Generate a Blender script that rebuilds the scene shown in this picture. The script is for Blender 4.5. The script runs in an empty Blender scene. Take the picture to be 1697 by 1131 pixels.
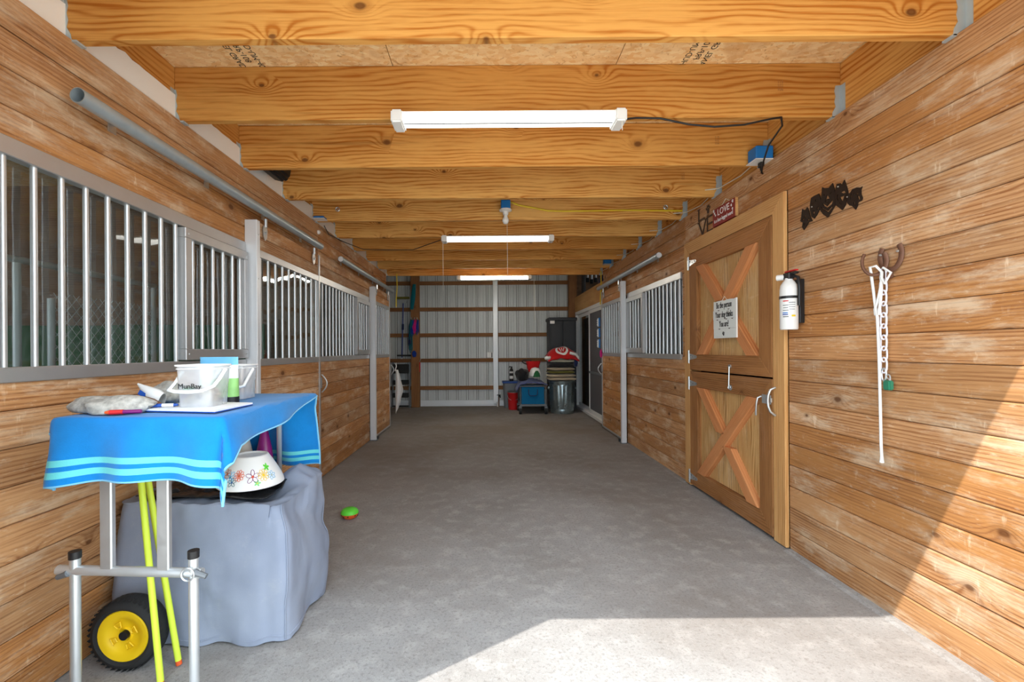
import bpy, bmesh, math, random
from mathutils import Vector, Matrix, noise as mnoise
random.seed(7)
S = bpy.context.scene
COL = S.collection

# ------------------------------------------------------------------ camera, sky, sun, exposure
cam = bpy.data.cameras.new('camera'); co = bpy.data.objects.new('camera', cam); COL.objects.link(co)
cam.sensor_width = 36; cam.lens = 36*724/1697; cam.shift_x = 40.5/1697; cam.shift_y = 15.5/1697
cam.clip_start = .02; cam.clip_end = 200
co.location = (0, 0, 1.25); co.rotation_euler = (math.pi/2, .0065, 0)
S.camera = co

W = bpy.data.worlds.new('sky'); S.world = W; W.use_nodes = True
bg = W.node_tree.nodes['Background']; bg.inputs[0].default_value = (.80, .91, 1, 1); bg.inputs[1].default_value = 2.35

sl = bpy.data.lights.new('sun', 'SUN'); sl.energy = 3.2; sl.angle = .006; sl.color = (1, .95, .87)
so = bpy.data.objects.new('sun', sl); COL.objects.link(so); so.location = (-6, -4, 10)
so.rotation_euler = Vector((.57, .385, -.92)).to_track_quat('-Z', 'Y').to_euler()

S.view_settings.view_transform = 'Standard'; S.view_settings.look = 'None'
S.view_settings.exposure = .9; S.view_settings.gamma = 1
S.view_settings.use_curve_mapping = False

# ------------------------------------------------------------------ materials
def lin(c):
    r = []
    for v in c:
        v /= 255.
        r.append(v/12.92 if v <= .04045 else ((v+.055)/1.055)**2.4)
    return (*r, 1)

class NT:
    def __init__(s, name):
        s.m = bpy.data.materials.new(name); s.m.use_nodes = True
        s.t = s.m.node_tree; s.b = s.t.nodes['Principled BSDF']; s.o = s.t.nodes['Material Output']
    def n(s, typ, **kw):
        nd = s.t.nodes.new(typ)
        for k, v in kw.items():
            if k.startswith('_'): setattr(nd, k[1:], v)
        return nd
    def put(s, sock, v):
        if isinstance(v, bpy.types.NodeSocket): s.t.links.new(v, sock)
        else: sock.default_value = v
    def math(s, op, a, b=None, c=None, clamp=False):
        nd = s.t.nodes.new('ShaderNodeMath'); nd.operation = op; nd.use_clamp = clamp
        s.put(nd.inputs[0], a)
        if b is not None: s.put(nd.inputs[1], b)
        if c is not None: s.put(nd.inputs[2], c)
        return nd.outputs[0]
    def vmath(s, op, a, b):
        nd = s.t.nodes.new('ShaderNodeVectorMath'); nd.operation = op
        s.put(nd.inputs[0], a); s.put(nd.inputs[1], b); return nd.outputs[0]
    def mix(s, f, a, b, typ='MIX'):
        nd = s.t.nodes.new('ShaderNodeMix'); nd.data_type = 'RGBA'; nd.blend_type = typ
        s.put(nd.inputs[0], f); s.put(nd.inputs[6], a); s.put(nd.inputs[7], b); return nd.outputs[2]
    def noise(s, vec, scale, detail=3, rough=.55, dist=0):
        nd = s.t.nodes.new('ShaderNodeTexNoise'); s.put(nd.inputs['Vector'], vec)
        nd.inputs['Scale'].default_value = scale; nd.inputs['Detail'].default_value = detail
        nd.inputs['Roughness'].default_value = rough; nd.inputs['Distortion'].default_value = dist
        return nd.outputs[0]
    def ramp(s, f, lo, hi):
        nd = s.t.nodes.new('ShaderNodeMapRange'); nd.interpolation_type = 'SMOOTHSTEP'
        s.put(nd.inputs[0], f); nd.inputs[1].default_value = lo; nd.inputs[2].default_value = hi
        return nd.outputs[0]
    def coords(s, which='Object'):
        return s.t.nodes.new('ShaderNodeTexCoord').outputs[which]
    def bump(s, h, strength, dist=.01):
        nd = s.t.nodes.new('ShaderNodeBump'); nd.inputs['Strength'].default_value = strength
        nd.inputs['Distance'].default_value = dist; s.put(nd.inputs['Height'], h)
        s.t.links.new(nd.outputs[0], s.b.inputs['Normal'])

def plain(name, c, rough=.6, metal=0., var=0., vscale=8., emit=0, spec=.5, bump=0, bscale=60, alpha=1):
    k = NT(name); b = k.b
    b.inputs['Roughness'].default_value = rough; b.inputs['Metallic'].default_value = metal
    b.inputs['Specular IOR Level'].default_value = spec
    base = lin(c)
    v = k.coords()
    n = k.noise(v, vscale, 4)
    f = k.math('MULTIPLY_ADD', n, 2*var, 1-var)
    cc = k.mix(1., base, f, 'MULTIPLY') if var else base
    k.put(b.inputs['Base Color'], cc)
    if bump: k.bump(k.noise(v, bscale, 3), bump, .004)
    if emit:
        b.inputs['Emission Color'].default_value = base; b.inputs['Emission Strength'].default_value = emit
    return k.m

def wood(name, light, dark, ringf=330, dist=26, knot=1., weather=None, wamt=0., fibre=.35, contrast=.6, vary=.16, rough=.7, knotcol=(92, 52, 24), alt=None, kfreq=.45, streak=.5):
    """boards: local X runs along the grain, every object gets its own piece of the pattern"""
    k = NT(name)
    oi = k.n('ShaderNodeObjectInfo')
    rnd = oi.outputs['Random']
    off = k.n('ShaderNodeCombineXYZ')
    k.put(off.inputs[0], k.math('MULTIPLY', rnd, 91.7)); k.put(off.inputs[1], k.math('MULTIPLY', rnd, 17.3)); k.put(off.inputs[2], k.math('MULTIPLY', rnd, 43.1))
    p = k.vmath('ADD', k.coords(), off.outputs[0])
    sep = k.n('ShaderNodeSeparateXYZ'); k.put(sep.inputs[0], p)
    n1 = k.noise(k.vmath('MULTIPLY', p, (1.1, 3., 4.6)), 1., 2, .5)
    n2 = k.noise(k.vmath('MULTIPLY', p, (7., 12., 22.)), 1., 2, .5)
    flat = k.n('ShaderNodeCombineXYZ'); k.put(flat.inputs[0], k.math('MULTIPLY', sep.outputs[0], .75)); k.put(flat.inputs[1], k.math('MULTIPLY', sep.outputs[2], 1.15))
    vo = k.n('ShaderNodeTexVoronoi', _voronoi_dimensions='2D'); k.put(vo.inputs['Vector'], flat.outputs[0]); vo.inputs['Scale'].default_value = 2.9
    d = k.math('MULTIPLY_ADD', k.math('SUBTRACT', n2, .5), .05, vo.outputs['Distance'])
    vc = k.n('ShaderNodeSeparateColor'); k.put(vc.inputs[0], vo.outputs['Color'])
    act = k.math('MULTIPLY', k.ramp(vc.outputs[0], 1-kfreq-.02, 1-kfreq+.02), knot, clamp=True)
    size = k.math('MULTIPLY_ADD', vc.outputs[1], .05, .022)
    kk = k.math('SUBTRACT', 1., k.math('MULTIPLY', d, 3.3), clamp=True)
    kn = k.math('MULTIPLY', k.math('MULTIPLY', kk, kk), act)
    fld = k.math('MULTIPLY', sep.outputs[2], ringf)
    fld = k.math('MULTIPLY_ADD', sep.outputs[1], ringf*.6, fld)
    fld = k.math('MULTIPLY_ADD', n1, dist, fld)
    fld = k.math('MULTIPLY_ADD', n2, 1.6, fld)
    fld = k.math('MULTIPLY_ADD', kn, 26., fld)
    ring = k.math('MULTIPLY_ADD', k.math('SINE', fld), .5, .5)
    ring = k.math('POWER', ring, 2.6)
    fib = k.noise(k.vmath('MULTIPLY', p, (4., 90., 170.)), 1., 3, .65)
    blo = k.noise(k.vmath('MULTIPLY', p, (1.6, 5, 7)), 1., 4, .6)
    ringv = k.math('MULTIPLY', ring, k.ramp(blo, .28, .62))
    f = k.math('ADD', k.math('MULTIPLY', ringv, contrast), k.math('MULTIPLY', k.ramp(fib, .42, .68), fibre))
    f = k.math('ADD', f, k.math('MULTIPLY', k.math('SUBTRACT', blo, .5), 1.0), clamp=True)
    lc = lin(light)
    if alt: lc = k.mix(k.ramp(k.math('FRACT', k.math('MULTIPLY', rnd, 13.7)), .25, .75), lin(light), lin(alt))
    c = k.mix(f, lc, lin(dark))
    st = k.noise(k.vmath('MULTIPLY', p, (.9, 8, 26)), 1., 4, .6)
    c = k.mix(k.math('MULTIPLY', k.ramp(st, .56, .74), streak), c, lin([v*.72 for v in dark]))
    if weather:
        wv = k.noise(k.vmath('MULTIPLY', p, (2.4, 6, 8)), 1., 6, .7)
        c = k.mix(k.math('MULTIPLY', k.ramp(wv, .47, .70), wamt), c, lin(weather))
        w2 = k.noise(k.vmath('MULTIPLY', p, (16, 34, 60)), 1., 4, .75)
        c = k.mix(k.math('MULTIPLY', k.ramp(w2, .57, .72), wamt*.6), c, lin(weather))
        # scuffs across the grain and pale nicks
        w3 = k.noise(k.vmath('MULTIPLY', p, (30, 10, 8)), 1., 3, .6)
        c = k.mix(k.math('MULTIPLY', k.math('MULTIPLY', k.ramp(w3, .62, .74), k.ramp(wv, .42, .6)), wamt*.8), c, lin([min(255, v*1.06) for v in weather]))
    kr = k.math('DIVIDE', d, size)
    kd = k.math('MULTIPLY', k.ramp(kr, 1.25, .55), act)
    kring = k.math('MULTIPLY', k.math('MULTIPLY', k.ramp(kr, 2.6, 1.2), act), .35)
    c = k.mix(kring, c, lin([v*.85 for v in dark]))
    c = k.mix(k.math('MULTIPLY', kd, .8), c, lin(knotcol))
    g = k.math('MULTIPLY_ADD', k.math('FRACT', k.math('MULTIPLY', rnd, 7.77)), 2*vary, 1-vary)
    c = k.mix(1., c, g, 'MULTIPLY')
    k.put(k.b.inputs['Base Color'], c)
    k.b.inputs['Roughness'].default_value = rough; k.b.inputs['Specular IOR Level'].default_value = .25
    k.bump(k.math('ADD', k.math('MULTIPLY', ring, -.5), fib), .3, .003)
    return k.m

M = {}
M['joist'] = wood('fir_joist', (228, 178, 104), (178, 106, 34), 230, 34, 1., vary=.1, contrast=.85, alt=(216, 156, 80), kfreq=.5, streak=.45)
M['siding'] = wood('weathered_siding', (200, 152, 106), (144, 92, 54), 380, 24, 1., weather=(228, 208, 180), wamt=.6, vary=.16, alt=(188, 132, 78), kfreq=.42, fibre=.5, streak=.45)
M['casing'] = wood('cedar_casing', (214, 166, 108), (184, 126, 70), 380, 16, .4, vary=.06, kfreq=.2, streak=.3)
M['doorframe'] = wood('brown_door_frame', (168, 116, 68), (120, 74, 36), 380, 18, .7, vary=.1, weather=(178, 134, 98), wamt=.3)
M['brace'] = wood('red_cedar_brace', (214, 146, 94), (186, 112, 62), 520, 14, .15, vary=.08, kfreq=.1, streak=.2)
M['ply'] = wood('plywood_panel', (216, 174, 116), (168, 118, 62), 260, 40, .2, weather=(224, 200, 164), wamt=.4, vary=.04, kfreq=.1, contrast=.8)
M['girt'] = wood('brown_girt', (150, 104, 66), (104, 66, 36), 300, 18, .6, vary=.1)
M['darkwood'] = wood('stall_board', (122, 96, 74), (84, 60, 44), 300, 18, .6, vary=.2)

def concrete():
    k = NT('concrete'); v = k.coords()
    a = k.noise(v, 1.1, 5, .6); b = k.noise(v, 9, 5, .65); c = k.noise(v, 70, 3, .6)
    col = k.mix(k.ramp(a, .35, .7), lin((160, 159, 158)), lin((142, 139, 136)))
    col = k.mix(k.math('MULTIPLY', k.ramp(b, .45, .72), .6), col, lin((184, 182, 180)))
    col = k.mix(k.math('MULTIPLY', k.ramp(c, .50, .68), .5), col, lin((116, 113, 111)))
    fine = k.noise(v, 190, 2, .6)
    col = k.mix(k.math('MULTIPLY', k.ramp(fine, .55, .7), .35), col, lin((204, 202, 198)))
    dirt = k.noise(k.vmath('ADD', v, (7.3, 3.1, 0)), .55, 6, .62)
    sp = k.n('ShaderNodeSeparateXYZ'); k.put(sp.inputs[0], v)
    deep = k.ramp(sp.outputs[1], 2.6, 7.0)  # colour turns browner and darker towards the back of the aisle
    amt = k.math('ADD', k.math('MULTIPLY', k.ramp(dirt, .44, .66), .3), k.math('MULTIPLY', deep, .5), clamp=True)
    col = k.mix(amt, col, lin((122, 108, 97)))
    vo = k.n('ShaderNodeTexVoronoi'); k.put(vo.inputs['Vector'], v); vo.inputs['Scale'].default_value = 9
    sp = k.math('MULTIPLY', k.ramp(vo.outputs['Distance'], .10, .03), .35)
    col = k.mix(sp, col, lin((104, 94, 86)))
    k.put(k.b.inputs['Base Color'], col); k.b.inputs['Roughness'].default_value = .85; k.b.inputs['Specular IOR Level'].default_value = .25
    k.bump(k.math('ADD', c, b), .25, .004); return k.m
M['concrete'] = concrete()

def osb():
    k = NT('osb'); v = k.coords()
    n = k.noise(v, 5, 2, .5, 1.5)
    v2 = k.vmath('ADD', k.vmath('MULTIPLY', v, (1, 1.8, 1)), k.vmath('MULTIPLY', k.t.nodes.new('ShaderNodeCombineXYZ').outputs[0], (0, 0, 0)))
    vo = k.n('ShaderNodeTexVoronoi'); k.put(vo.inputs['Vector'], v2); vo.inputs['Scale'].default_value = 30
    c = k.mix(vo.outputs['Color'], lin((236, 192, 128)), lin((206, 150, 86)))
    sp = k.n('ShaderNodeSeparateColor'); k.put(sp.inputs[0], vo.outputs['Color'])
    c = k.mix(sp.outputs[0], lin((252, 226, 176)), lin((236, 190, 128)))
    c = k.mix(k.math('MULTIPLY', k.ramp(k.noise(v, 26, 4, .6, 2.), .56, .7), .55), c, lin((176, 118, 60)))
    c = k.mix(k.math('MULTIPLY', k.ramp(n, .5, .7), .35), c, lin((196, 138, 78)))
    k.put(k.b.inputs['Base Color'], c); k.b.inputs['Roughness'].default_value = .75
    return k.m
M['osb'] = osb()

def galv(name, c, rough, metal, var=.12):
    k = NT(name); v = k.coords()
    n = k.noise(v, 35, 4, .6); n2 = k.noise(k.vmath('MULTIPLY', v, (1, 1, 1)), 6, 3)
    f = k.math('MULTIPLY_ADD', k.math('ADD', n, n2), var, 1-var)
    k.put(k.b.inputs['Base Color'], k.mix(1., lin(c), f, 'MULTIPLY'))
    k.b.inputs['Metallic'].default_value = metal
    k.put(k.b.inputs['Roughness'], k.math('MULTIPLY_ADD', n, .25, rough-.12))
    return k.m
M['alu'] = galv('aluminium_rail', (196, 196, 196), .42, .75)
M['bar'] = galv('galvanised_bar', (214, 218, 220), .36, .7, .08)
M['tube'] = galv('galvanised_track', (172, 184, 190), .4, .45, .25)
M['hanger'] = galv('joist_hanger_steel', (190, 204, 212), .45, .4)
M['zinc'] = galv('zinc_hardware', (206, 210, 212), .35, .8)
M['bin'] = galv('galvanised_bin', (168, 184, 188), .3, .9, .2)
M['whitemetal'] = plain('white_painted_channel', (226, 229, 232), .4, .2, .04)

def pane(name, haze, hz=(170, 172, 170), wav=.35):
    k = NT(name); t = k.t
    v = k.coords()
    b = k.n('ShaderNodeBump'); b.inputs['Strength'].default_value = wav; b.inputs['Distance'].default_value = .02
    k.put(b.inputs['Height'], k.noise(k.vmath('MULTIPLY', v, (1, 1.2, .9)), 3.2, 1, .4))
    gl = k.n('ShaderNodeBsdfGlossy'); gl.inputs['Roughness'].default_value = .03; gl.inputs[0].default_value = (.95, .97, .97, 1)
    t.links.new(b.outputs[0], gl.inputs['Normal'])
    tr = k.n('ShaderNodeBsdfTransparent'); tr.inputs[0].default_value = (.9, .94, .93, 1)
    df = k.n('ShaderNodeBsdfDiffuse'); df.inputs[0].default_value = lin(hz)
    fr = k.n('ShaderNodeFresnel'); fr.inputs[0].default_value = 1.5
    m1 = k.n('ShaderNodeMixShader'); k.put(m1.inputs[0], k.math('MULTIPLY', k.noise(v, 4, 4), haze*2)); t.links.new(tr.outputs[0], m1.inputs[1]); t.links.new(df.outputs[0], m1.inputs[2])
    m2 = k.n('ShaderNodeMixShader'); geo = k.n('ShaderNodeNewGeometry'); k.put(m2.inputs[0], k.math('MULTIPLY', k.math('MULTIPLY', fr.outputs[0], 1.7, clamp=True), k.math('SUBTRACT', 1., geo.outputs['Backfacing']))); t.links.new(m1.outputs[0], m2.inputs[1]); t.links.new(gl.outputs[0], m2.inputs[2])
    t.links.new(m2.outputs[0], k.o.inputs[0]); t.nodes.remove(k.b)
    return k.m
M['pane'] = pane('dusty_acrylic', .05)
M['pane_dusty'] = pane('cloudy_acrylic', .20)
M['glass'] = pane('door_glass', .02, wav=.02)
M['clear'] = pane('clear_plastic', .42, (232, 232, 236), .1)

def cloth(name, c, var=.1, scale=14, rough=.95, sheen=.2, bump=.15):
    k = NT(name); v = k.coords()
    n = k.noise(v, scale, 4, .6); n2 = k.noise(v, 220, 2)
    f = k.math('MULTIPLY_ADD', k.math('ADD', k.math('MULTIPLY', n, .75), k.math('MULTIPLY', n2, .25)), 2*var, 1-var)
    k.put(k.b.inputs['Base Color'], k.mix(1., lin(c), f, 'MULTIPLY')); k.b.inputs['Roughness'].default_value = rough
    k.b.inputs['Specular IOR Level'].default_value = .2
    k.b.inputs['Sheen Weight'].default_value = sheen
    k.bump(n2, bump, .003); return k.m
M['towel'] = cloth('blue_terry', (14, 122, 194), .22)
M['stripe'] = cloth('aqua_stripe', (100, 200, 204), .08)
M['hem'] = cloth('pale_hem', (120, 190, 226), .04)
def cover_mat():
    k = NT('grey_cover'); v = k.coords()
    n = k.noise(v, 3, 4, .5); w = k.noise(k.vmath('MULTIPLY', v, (1, 1, .5)), 5, 2, .45, .8)
    c = k.mix(k.ramp(n, .3, .75), lin((134, 143, 162)), lin((150, 158, 174)))
    c = k.mix(k.math('MULTIPLY', k.ramp(k.noise(v, 11, 5, .7), .55, .8), .2), c, lin((188, 186, 184)))
    k.put(k.b.inputs['Base Color'], c); k.b.inputs['Roughness'].default_value = .85; k.b.inputs['Specular IOR Level'].default_value = .2
    k.bump(k.math('ADD', w, k.math('MULTIPLY', k.noise(v, 300, 2), .03)), .35, .03); return k.m
M['cover'] = cover_mat()
M['white'] = plain('white_enamel', (236, 236, 234), .4)
M['offwhite'] = plain('white_board', (250, 250, 248), .7, var=.05)
M['black'] = plain('black_plastic', (26, 26, 28), .45)
M['blackrub'] = plain('black_rubber', (34, 35, 36), .8, var=.15, bump=.3)
M['bag'] = plain('black_bin_bag', (24, 25, 28), .3, bump=.35, bscale=18)
M['yellow'] = plain('yellow_hub', (240, 200, 20), .45)
M['neon'] = plain('neon_yellow', (216, 240, 70), .5)
M['orange'] = plain('orange_tip', (226, 92, 40), .6)
M['red'] = plain('red_plastic', (206, 30, 34), .5)
M['rederr'] = plain('maroon_sign', (140, 38, 34), .6, var=.05)
M['blue'] = plain('blue_box', (24, 120, 200), .5)
M['green'] = plain('green_ball', (96, 214, 60), .5)
M['grey'] = plain('grey_steel', (112, 116, 120), .5, .3)
M['rust'] = plain('rusty_steel', (120, 84, 66), .6, .4, .25, 30)
M['art'] = plain('dark_metal_art', (40, 28, 22), .55, .4)
M['bronze'] = plain('bronze_letters', (74, 54, 40), .55, .4)
M['rock'] = plain('granite_rock', (176, 172, 164), .95, var=.75, vscale=55, bump=1., bscale=35)
M['paper'] = plain('white_paper', (238, 238, 240), .6)
M['signwhite'] = plain('whitewashed_sign', (226, 232, 230), .6, var=.05)
M['ink'] = plain('black_ink', (28, 28, 30), .7)
M['bluepen'] = plain('blue_pen', (20, 74, 160), .4)
M['purple'] = plain('purple_plastic', (128, 24, 108), .3)
M['violet'] = plain('violet_pack', (96, 66, 140), .5)
M['lime'] = plain('green_lid', (120, 206, 120), .5)
M['bagblue'] = plain('pale_blue_bag', (110, 180, 220), .4, var=.1)
M['baggreen'] = plain('green_bag', (150, 206, 120), .45, var=.35, vscale=25)
M['cone'] = plain('cream_vase', (196, 190, 178), .6)
M['terracotta'] = plain('terracotta', (170, 104, 76), .8)
M['navy'] = cloth('navy_cloth', (34, 44, 82), .2)
M['denim'] = cloth('slate_blue_cloth', (84, 96, 150), .15)
M['wagonblue'] = cloth('wagon_blue_fabric', (14, 104, 150), .12)
M['cream'] = cloth('cream_blanket', (206, 198, 176), .12)
M['beige'] = cloth('beige_blanket', (178, 162, 136), .12)
M['olive'] = cloth('olive_blanket', (104, 100, 38), .15)
M['redcloth'] = cloth('red_blanket', (186, 26, 28), .15)
M['whitecloth'] = cloth('white_cloth', (230, 230, 228), .06)
M['darkcloth'] = cloth('black_cloth', (34, 34, 36), .3)
M['pink'] = cloth('pink_strap', (214, 40, 130), .1)
M['royal'] = cloth('blue_strap', (24, 60, 150), .1)
M['teal'] = cloth('teal_fabric', (10, 100, 110), .12)
M['tarp'] = cloth('dark_green_tarp', (36, 92, 54), .5, 4)
M['yellowcable'] = plain('yellow_cable', (232, 204, 50), .5)
M['whitecable'] = plain('white_cable', (230, 226, 212), .5)
M['cabinet'] = plain('charcoal_cabinet', (52, 54, 58), .6)
M['metalwall'] = plain('white_metal_siding', (206, 210, 210), .45, .05, .05, 2)
M['seam'] = plain('painted_rib_shadow', (96, 98, 98), .8)  # dark paint for the shadow lines beside the wall ribs, no sealed joint
M['chain'] = plain('white_chain', (232, 230, 240), .4)
M['padlock'] = plain('green_padlock', (60, 140, 110), .35, .3)
M['screen'] = plain('insect_screen', (96, 94, 98), .8)
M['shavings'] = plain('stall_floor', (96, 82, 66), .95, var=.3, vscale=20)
M['wire'] = galv('fence_wire', (206, 212, 214), .5, .2)
M['emit1'] = plain('lit_tube', (255, 252, 244), .4, emit=3.)
M['emit2'] = plain('lit_tube_middle', (255, 252, 244), .4, emit=2.5)
M['emit3'] = plain('lit_tube_back', (255, 250, 236), .4, emit=34)
M['gravel'] = plain('light_gravel_yard', (186, 180, 170), .95, var=.15, vscale=3)

# ------------------------------------------------------------------ mesh helpers
def wloc(o):
    l = Vector((0, 0, 0))
    while o is not None:
        l = l + o.location; o = o.parent
    return l

def link(name, me, parent=None, loc=None):
    o = bpy.data.objects.new(name, me); COL.objects.link(o)
    if parent is not None: o.parent = parent
    return o

def tag(o, label=None, cat=None, group=None, kind=None):
    if label: o['label'] = label
    if cat: o['category'] = cat
    if group: o['group'] = group
    if kind: o['kind'] = kind
    return o

def thing(name, label, cat, loc, group=None):
    o = bpy.data.objects.new(name, None); COL.objects.link(o); o.location = loc; o.empty_display_size = .1
    return tag(o, label, cat, group)

def frame_for(d):
    d = Vector(d).normalized()
    a = Vector((0, 0, 1)) if abs(d.z) < .9 else Vector((1, 0, 0))
    u = d.cross(a).normalized(); return u, d.cross(u).normalized()

class MB:
    def __init__(s): s.v = []; s.f = []; s.mi = []; s.cur = 0
    def mat(s, i): s.cur = i; return s
    def add(s, vs, fs):
        b = len(s.v); s.v += [tuple(p) for p in vs]
        for f in fs: s.f.append([i+b for i in f]); s.mi.append(s.cur)
        return s
    def box(s, x0, x1, y0, y1, z0, z1):
        if x0 > x1: x0, x1 = x1, x0
        if y0 > y1: y0, y1 = y1, y0
        if z0 > z1: z0, z1 = z1, z0
        return s.add([(x0,y0,z0),(x1,y0,z0),(x1,y1,z0),(x0,y1,z0),(x0,y0,z1),(x1,y0,z1),(x1,y1,z1),(x0,y1,z1)],
                     [(0,3,2,1),(4,5,6,7),(0,1,5,4),(1,2,6,5),(2,3,7,6),(3,0,4,7)])
    def obox(s, c, ex, ey, ez):
        c, ex, ey, ez = map(Vector, (c, ex, ey, ez))
        vs = [c+a*ex+b*ey+g*ez for g in (-1,1) for a, b in ((-1,-1),(1,-1),(1,1),(-1,1))]
        return s.add(vs, [(0,3,2,1),(4,5,6,7),(0,1,5,4),(1,2,6,5),(2,3,7,6),(3,0,4,7)])
    def cyl(s, p0, p1, r0, r1=None, n=12, caps=True):
        p0, p1 = Vector(p0), Vector(p1); r1 = r0 if r1 is None else r1
        u, w = frame_for(p1-p0); vs = []
        for p, r in ((p0, r0), (p1, r1)):
            for i in range(n):
                a = 2*math.pi*i/n; vs.append(p+u*math.cos(a)*r+w*math.sin(a)*r)
        fs = [(i, (i+1) % n, n+(i+1) % n, n+i) for i in range(n)]
        if caps: fs += [tuple(range(n))[::-1], tuple(range(n, 2*n))]
        return s.add(vs, fs)
    def pipe(s, p0, p1, r, ri, n=16):
        p0, p1 = Vector(p0), Vector(p1); u, w = frame_for(p1-p0); vs = []
        for p, rr in ((p0, r), (p1, r), (p1, ri), (p0, ri)):
            for i in range(n):
                a = 2*math.pi*i/n; vs.append(p+u*math.cos(a)*rr+w*math.sin(a)*rr)
        fs = []
        for k in range(4):
            for i in range(n):
                fs.append((k*n+i, k*n+(i+1) % n, ((k+1) % 4)*n+(i+1) % n, ((k+1) % 4)*n+i))
        return s.add(vs, fs)
    def tube(s, pts, r, n=6, closed=False, flat=None):
        pts = [Vector(p) for p in pts]; m = len(pts); vs = []; u = None
        for k, p in enumerate(pts):
            d = (pts[(k+1) % m]-pts[k-1]) if closed else (pts[min(k+1, m-1)]-pts[max(k-1, 0)])
            if d.length < 1e-9: d = Vector((0, 0, 1))
            d.normalize()
            if u is None: u, w = frame_for(d)
            else:
                u = (u-d*u.dot(d)); u = u.normalized() if u.length > 1e-6 else frame_for(d)[0]
                w = d.cross(u)
            rr = r[k] if isinstance(r, (list, tuple)) else r
            for i in range(n):
                a = 2*math.pi*i/n; vs.append(p+u*math.cos(a)*rr+w*math.sin(a)*rr*(flat or 1))
        fs = []
        for k in range(m if closed else m-1):
            a, b = k*n, ((k+1) % m)*n
            fs += [(a+i, a+(i+1) % n, b+(i+1) % n, b+i) for i in range(n)]
        if not closed: fs += [tuple(range(n))[::-1], tuple(range((m-1)*n, m*n))]
        return s.add(vs, fs)
    def lathe(s, c, prof, n=24, axis=(0, 0, 1), loop=False):
        c = Vector(c); ax = Vector(axis).normalized(); u, w = frame_for(ax)
        vs = []
        for r, h in prof:
            for i in range(n):
                a = 2*math.pi*i/n; vs.append(c+ax*h+u*math.cos(a)*r+w*math.sin(a)*r)
        fs = []
        for k in range(len(prof)-1):
            fs += [(k*n+i, k*n+(i+1) % n, (k+1)*n+(i+1) % n, (k+1)*n+i) for i in range(n)]
        if loop:
            k = len(prof)-1; fs += [(k*n+i, k*n+(i+1) % n, (i+1) % n, i) for i in range(n)]; return s.add(vs, fs)
        if prof[0][0] > 1e-4: fs.append(tuple(range(n))[::-1])
        if prof[-1][0] > 1e-4: fs.append(tuple(range((len(prof)-1)*n, len(prof)*n)))
        return s.add(vs, fs)
    def grid(s, fn, nu, nv, wrap=False):
        vs = [fn(i/(nu-1) if not wrap else i/nu, j/(nv-1)) for j in range(nv) for i in range(nu)]
        fs = []
        for j in range(nv-1):
            for i in range(nu if wrap else nu-1):
                fs.append((j*nu+i, j*nu+(i+1) % nu, (j+1)*nu+(i+1) % nu, (j+1)*nu+i))
        return s.add(vs, fs)
    def ball(s, c, rx, ry=None, rz=None, nu=16, nv=10, wob=0, seed=0):
        c = Vector(c); ry = ry or rx; rz = rz or rx
        def fn(a, b):
            t = 2*math.pi*a; ph = math.pi*(b-.5)
            d = Vector((math.cos(t)*math.cos(ph), math.sin(t)*math.cos(ph), math.sin(ph)))
            k = 1+wob*mnoise.noise(d*1.7+Vector((seed, seed*.7, 0)))
            return c+Vector((d.x*rx*k, d.y*ry*k, d.z*rz*k))
        return s.grid(fn, nu, nv, True)
    def prism(s, pts, d):
        pts = [Vector(p) for p in pts]; d = Vector(d); n = len(pts)
        vs = pts+[p+d for p in pts]
        return s.add(vs, [tuple(range(n))[::-1], tuple(range(n, 2*n))]+[(i, (i+1) % n, n+(i+1) % n, n+i) for i in range(n)])
    def build(s, name, mat, parent=None, smooth=False, bevel=0, solid=0, seg=1, weld=False):
        l = wloc(parent) if parent is not None else Vector((0, 0, 0))
        me = bpy.data.meshes.new(name)
        me.from_pydata([(p[0]-l.x, p[1]-l.y, p[2]-l.z) for p in s.v], [], s.f)
        mats = mat if isinstance(mat, (list, tuple)) else [mat]
        for m in mats: me.materials.append(M[m])
        me.polygons.foreach_set('material_index', s.mi)
        bm = bmesh.new(); bm.from_mesh(me)
        if weld or smooth: bmesh.ops.remove_doubles(bm, verts=bm.verts, dist=1e-5)
        bmesh.ops.recalc_face_normals(bm, faces=bm.faces)
        if bevel: bmesh.ops.bevel(bm, geom=[e for e in bm.edges if e.is_manifold and e.calc_face_angle(0) > .6], offset=bevel, segments=seg, affect='EDGES', clamp_overlap=True)
        bm.to_mesh(me); bm.free()
        if smooth:
            me.polygons.foreach_set('use_smooth', [True]*len(me.polygons))
            try: me.set_sharp_from_angle(angle=.9)
            except Exception: pass
        o = link(name, me, parent)
        if solid:
            md = o.modifiers.new('thick', 'SOLIDIFY'); md.thickness = solid; md.offset = 0
        return o

def tbox(name, mat, parent, *a, bevel=0): return MB().box(*a).build(name, mat, parent, bevel=bevel)

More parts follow.
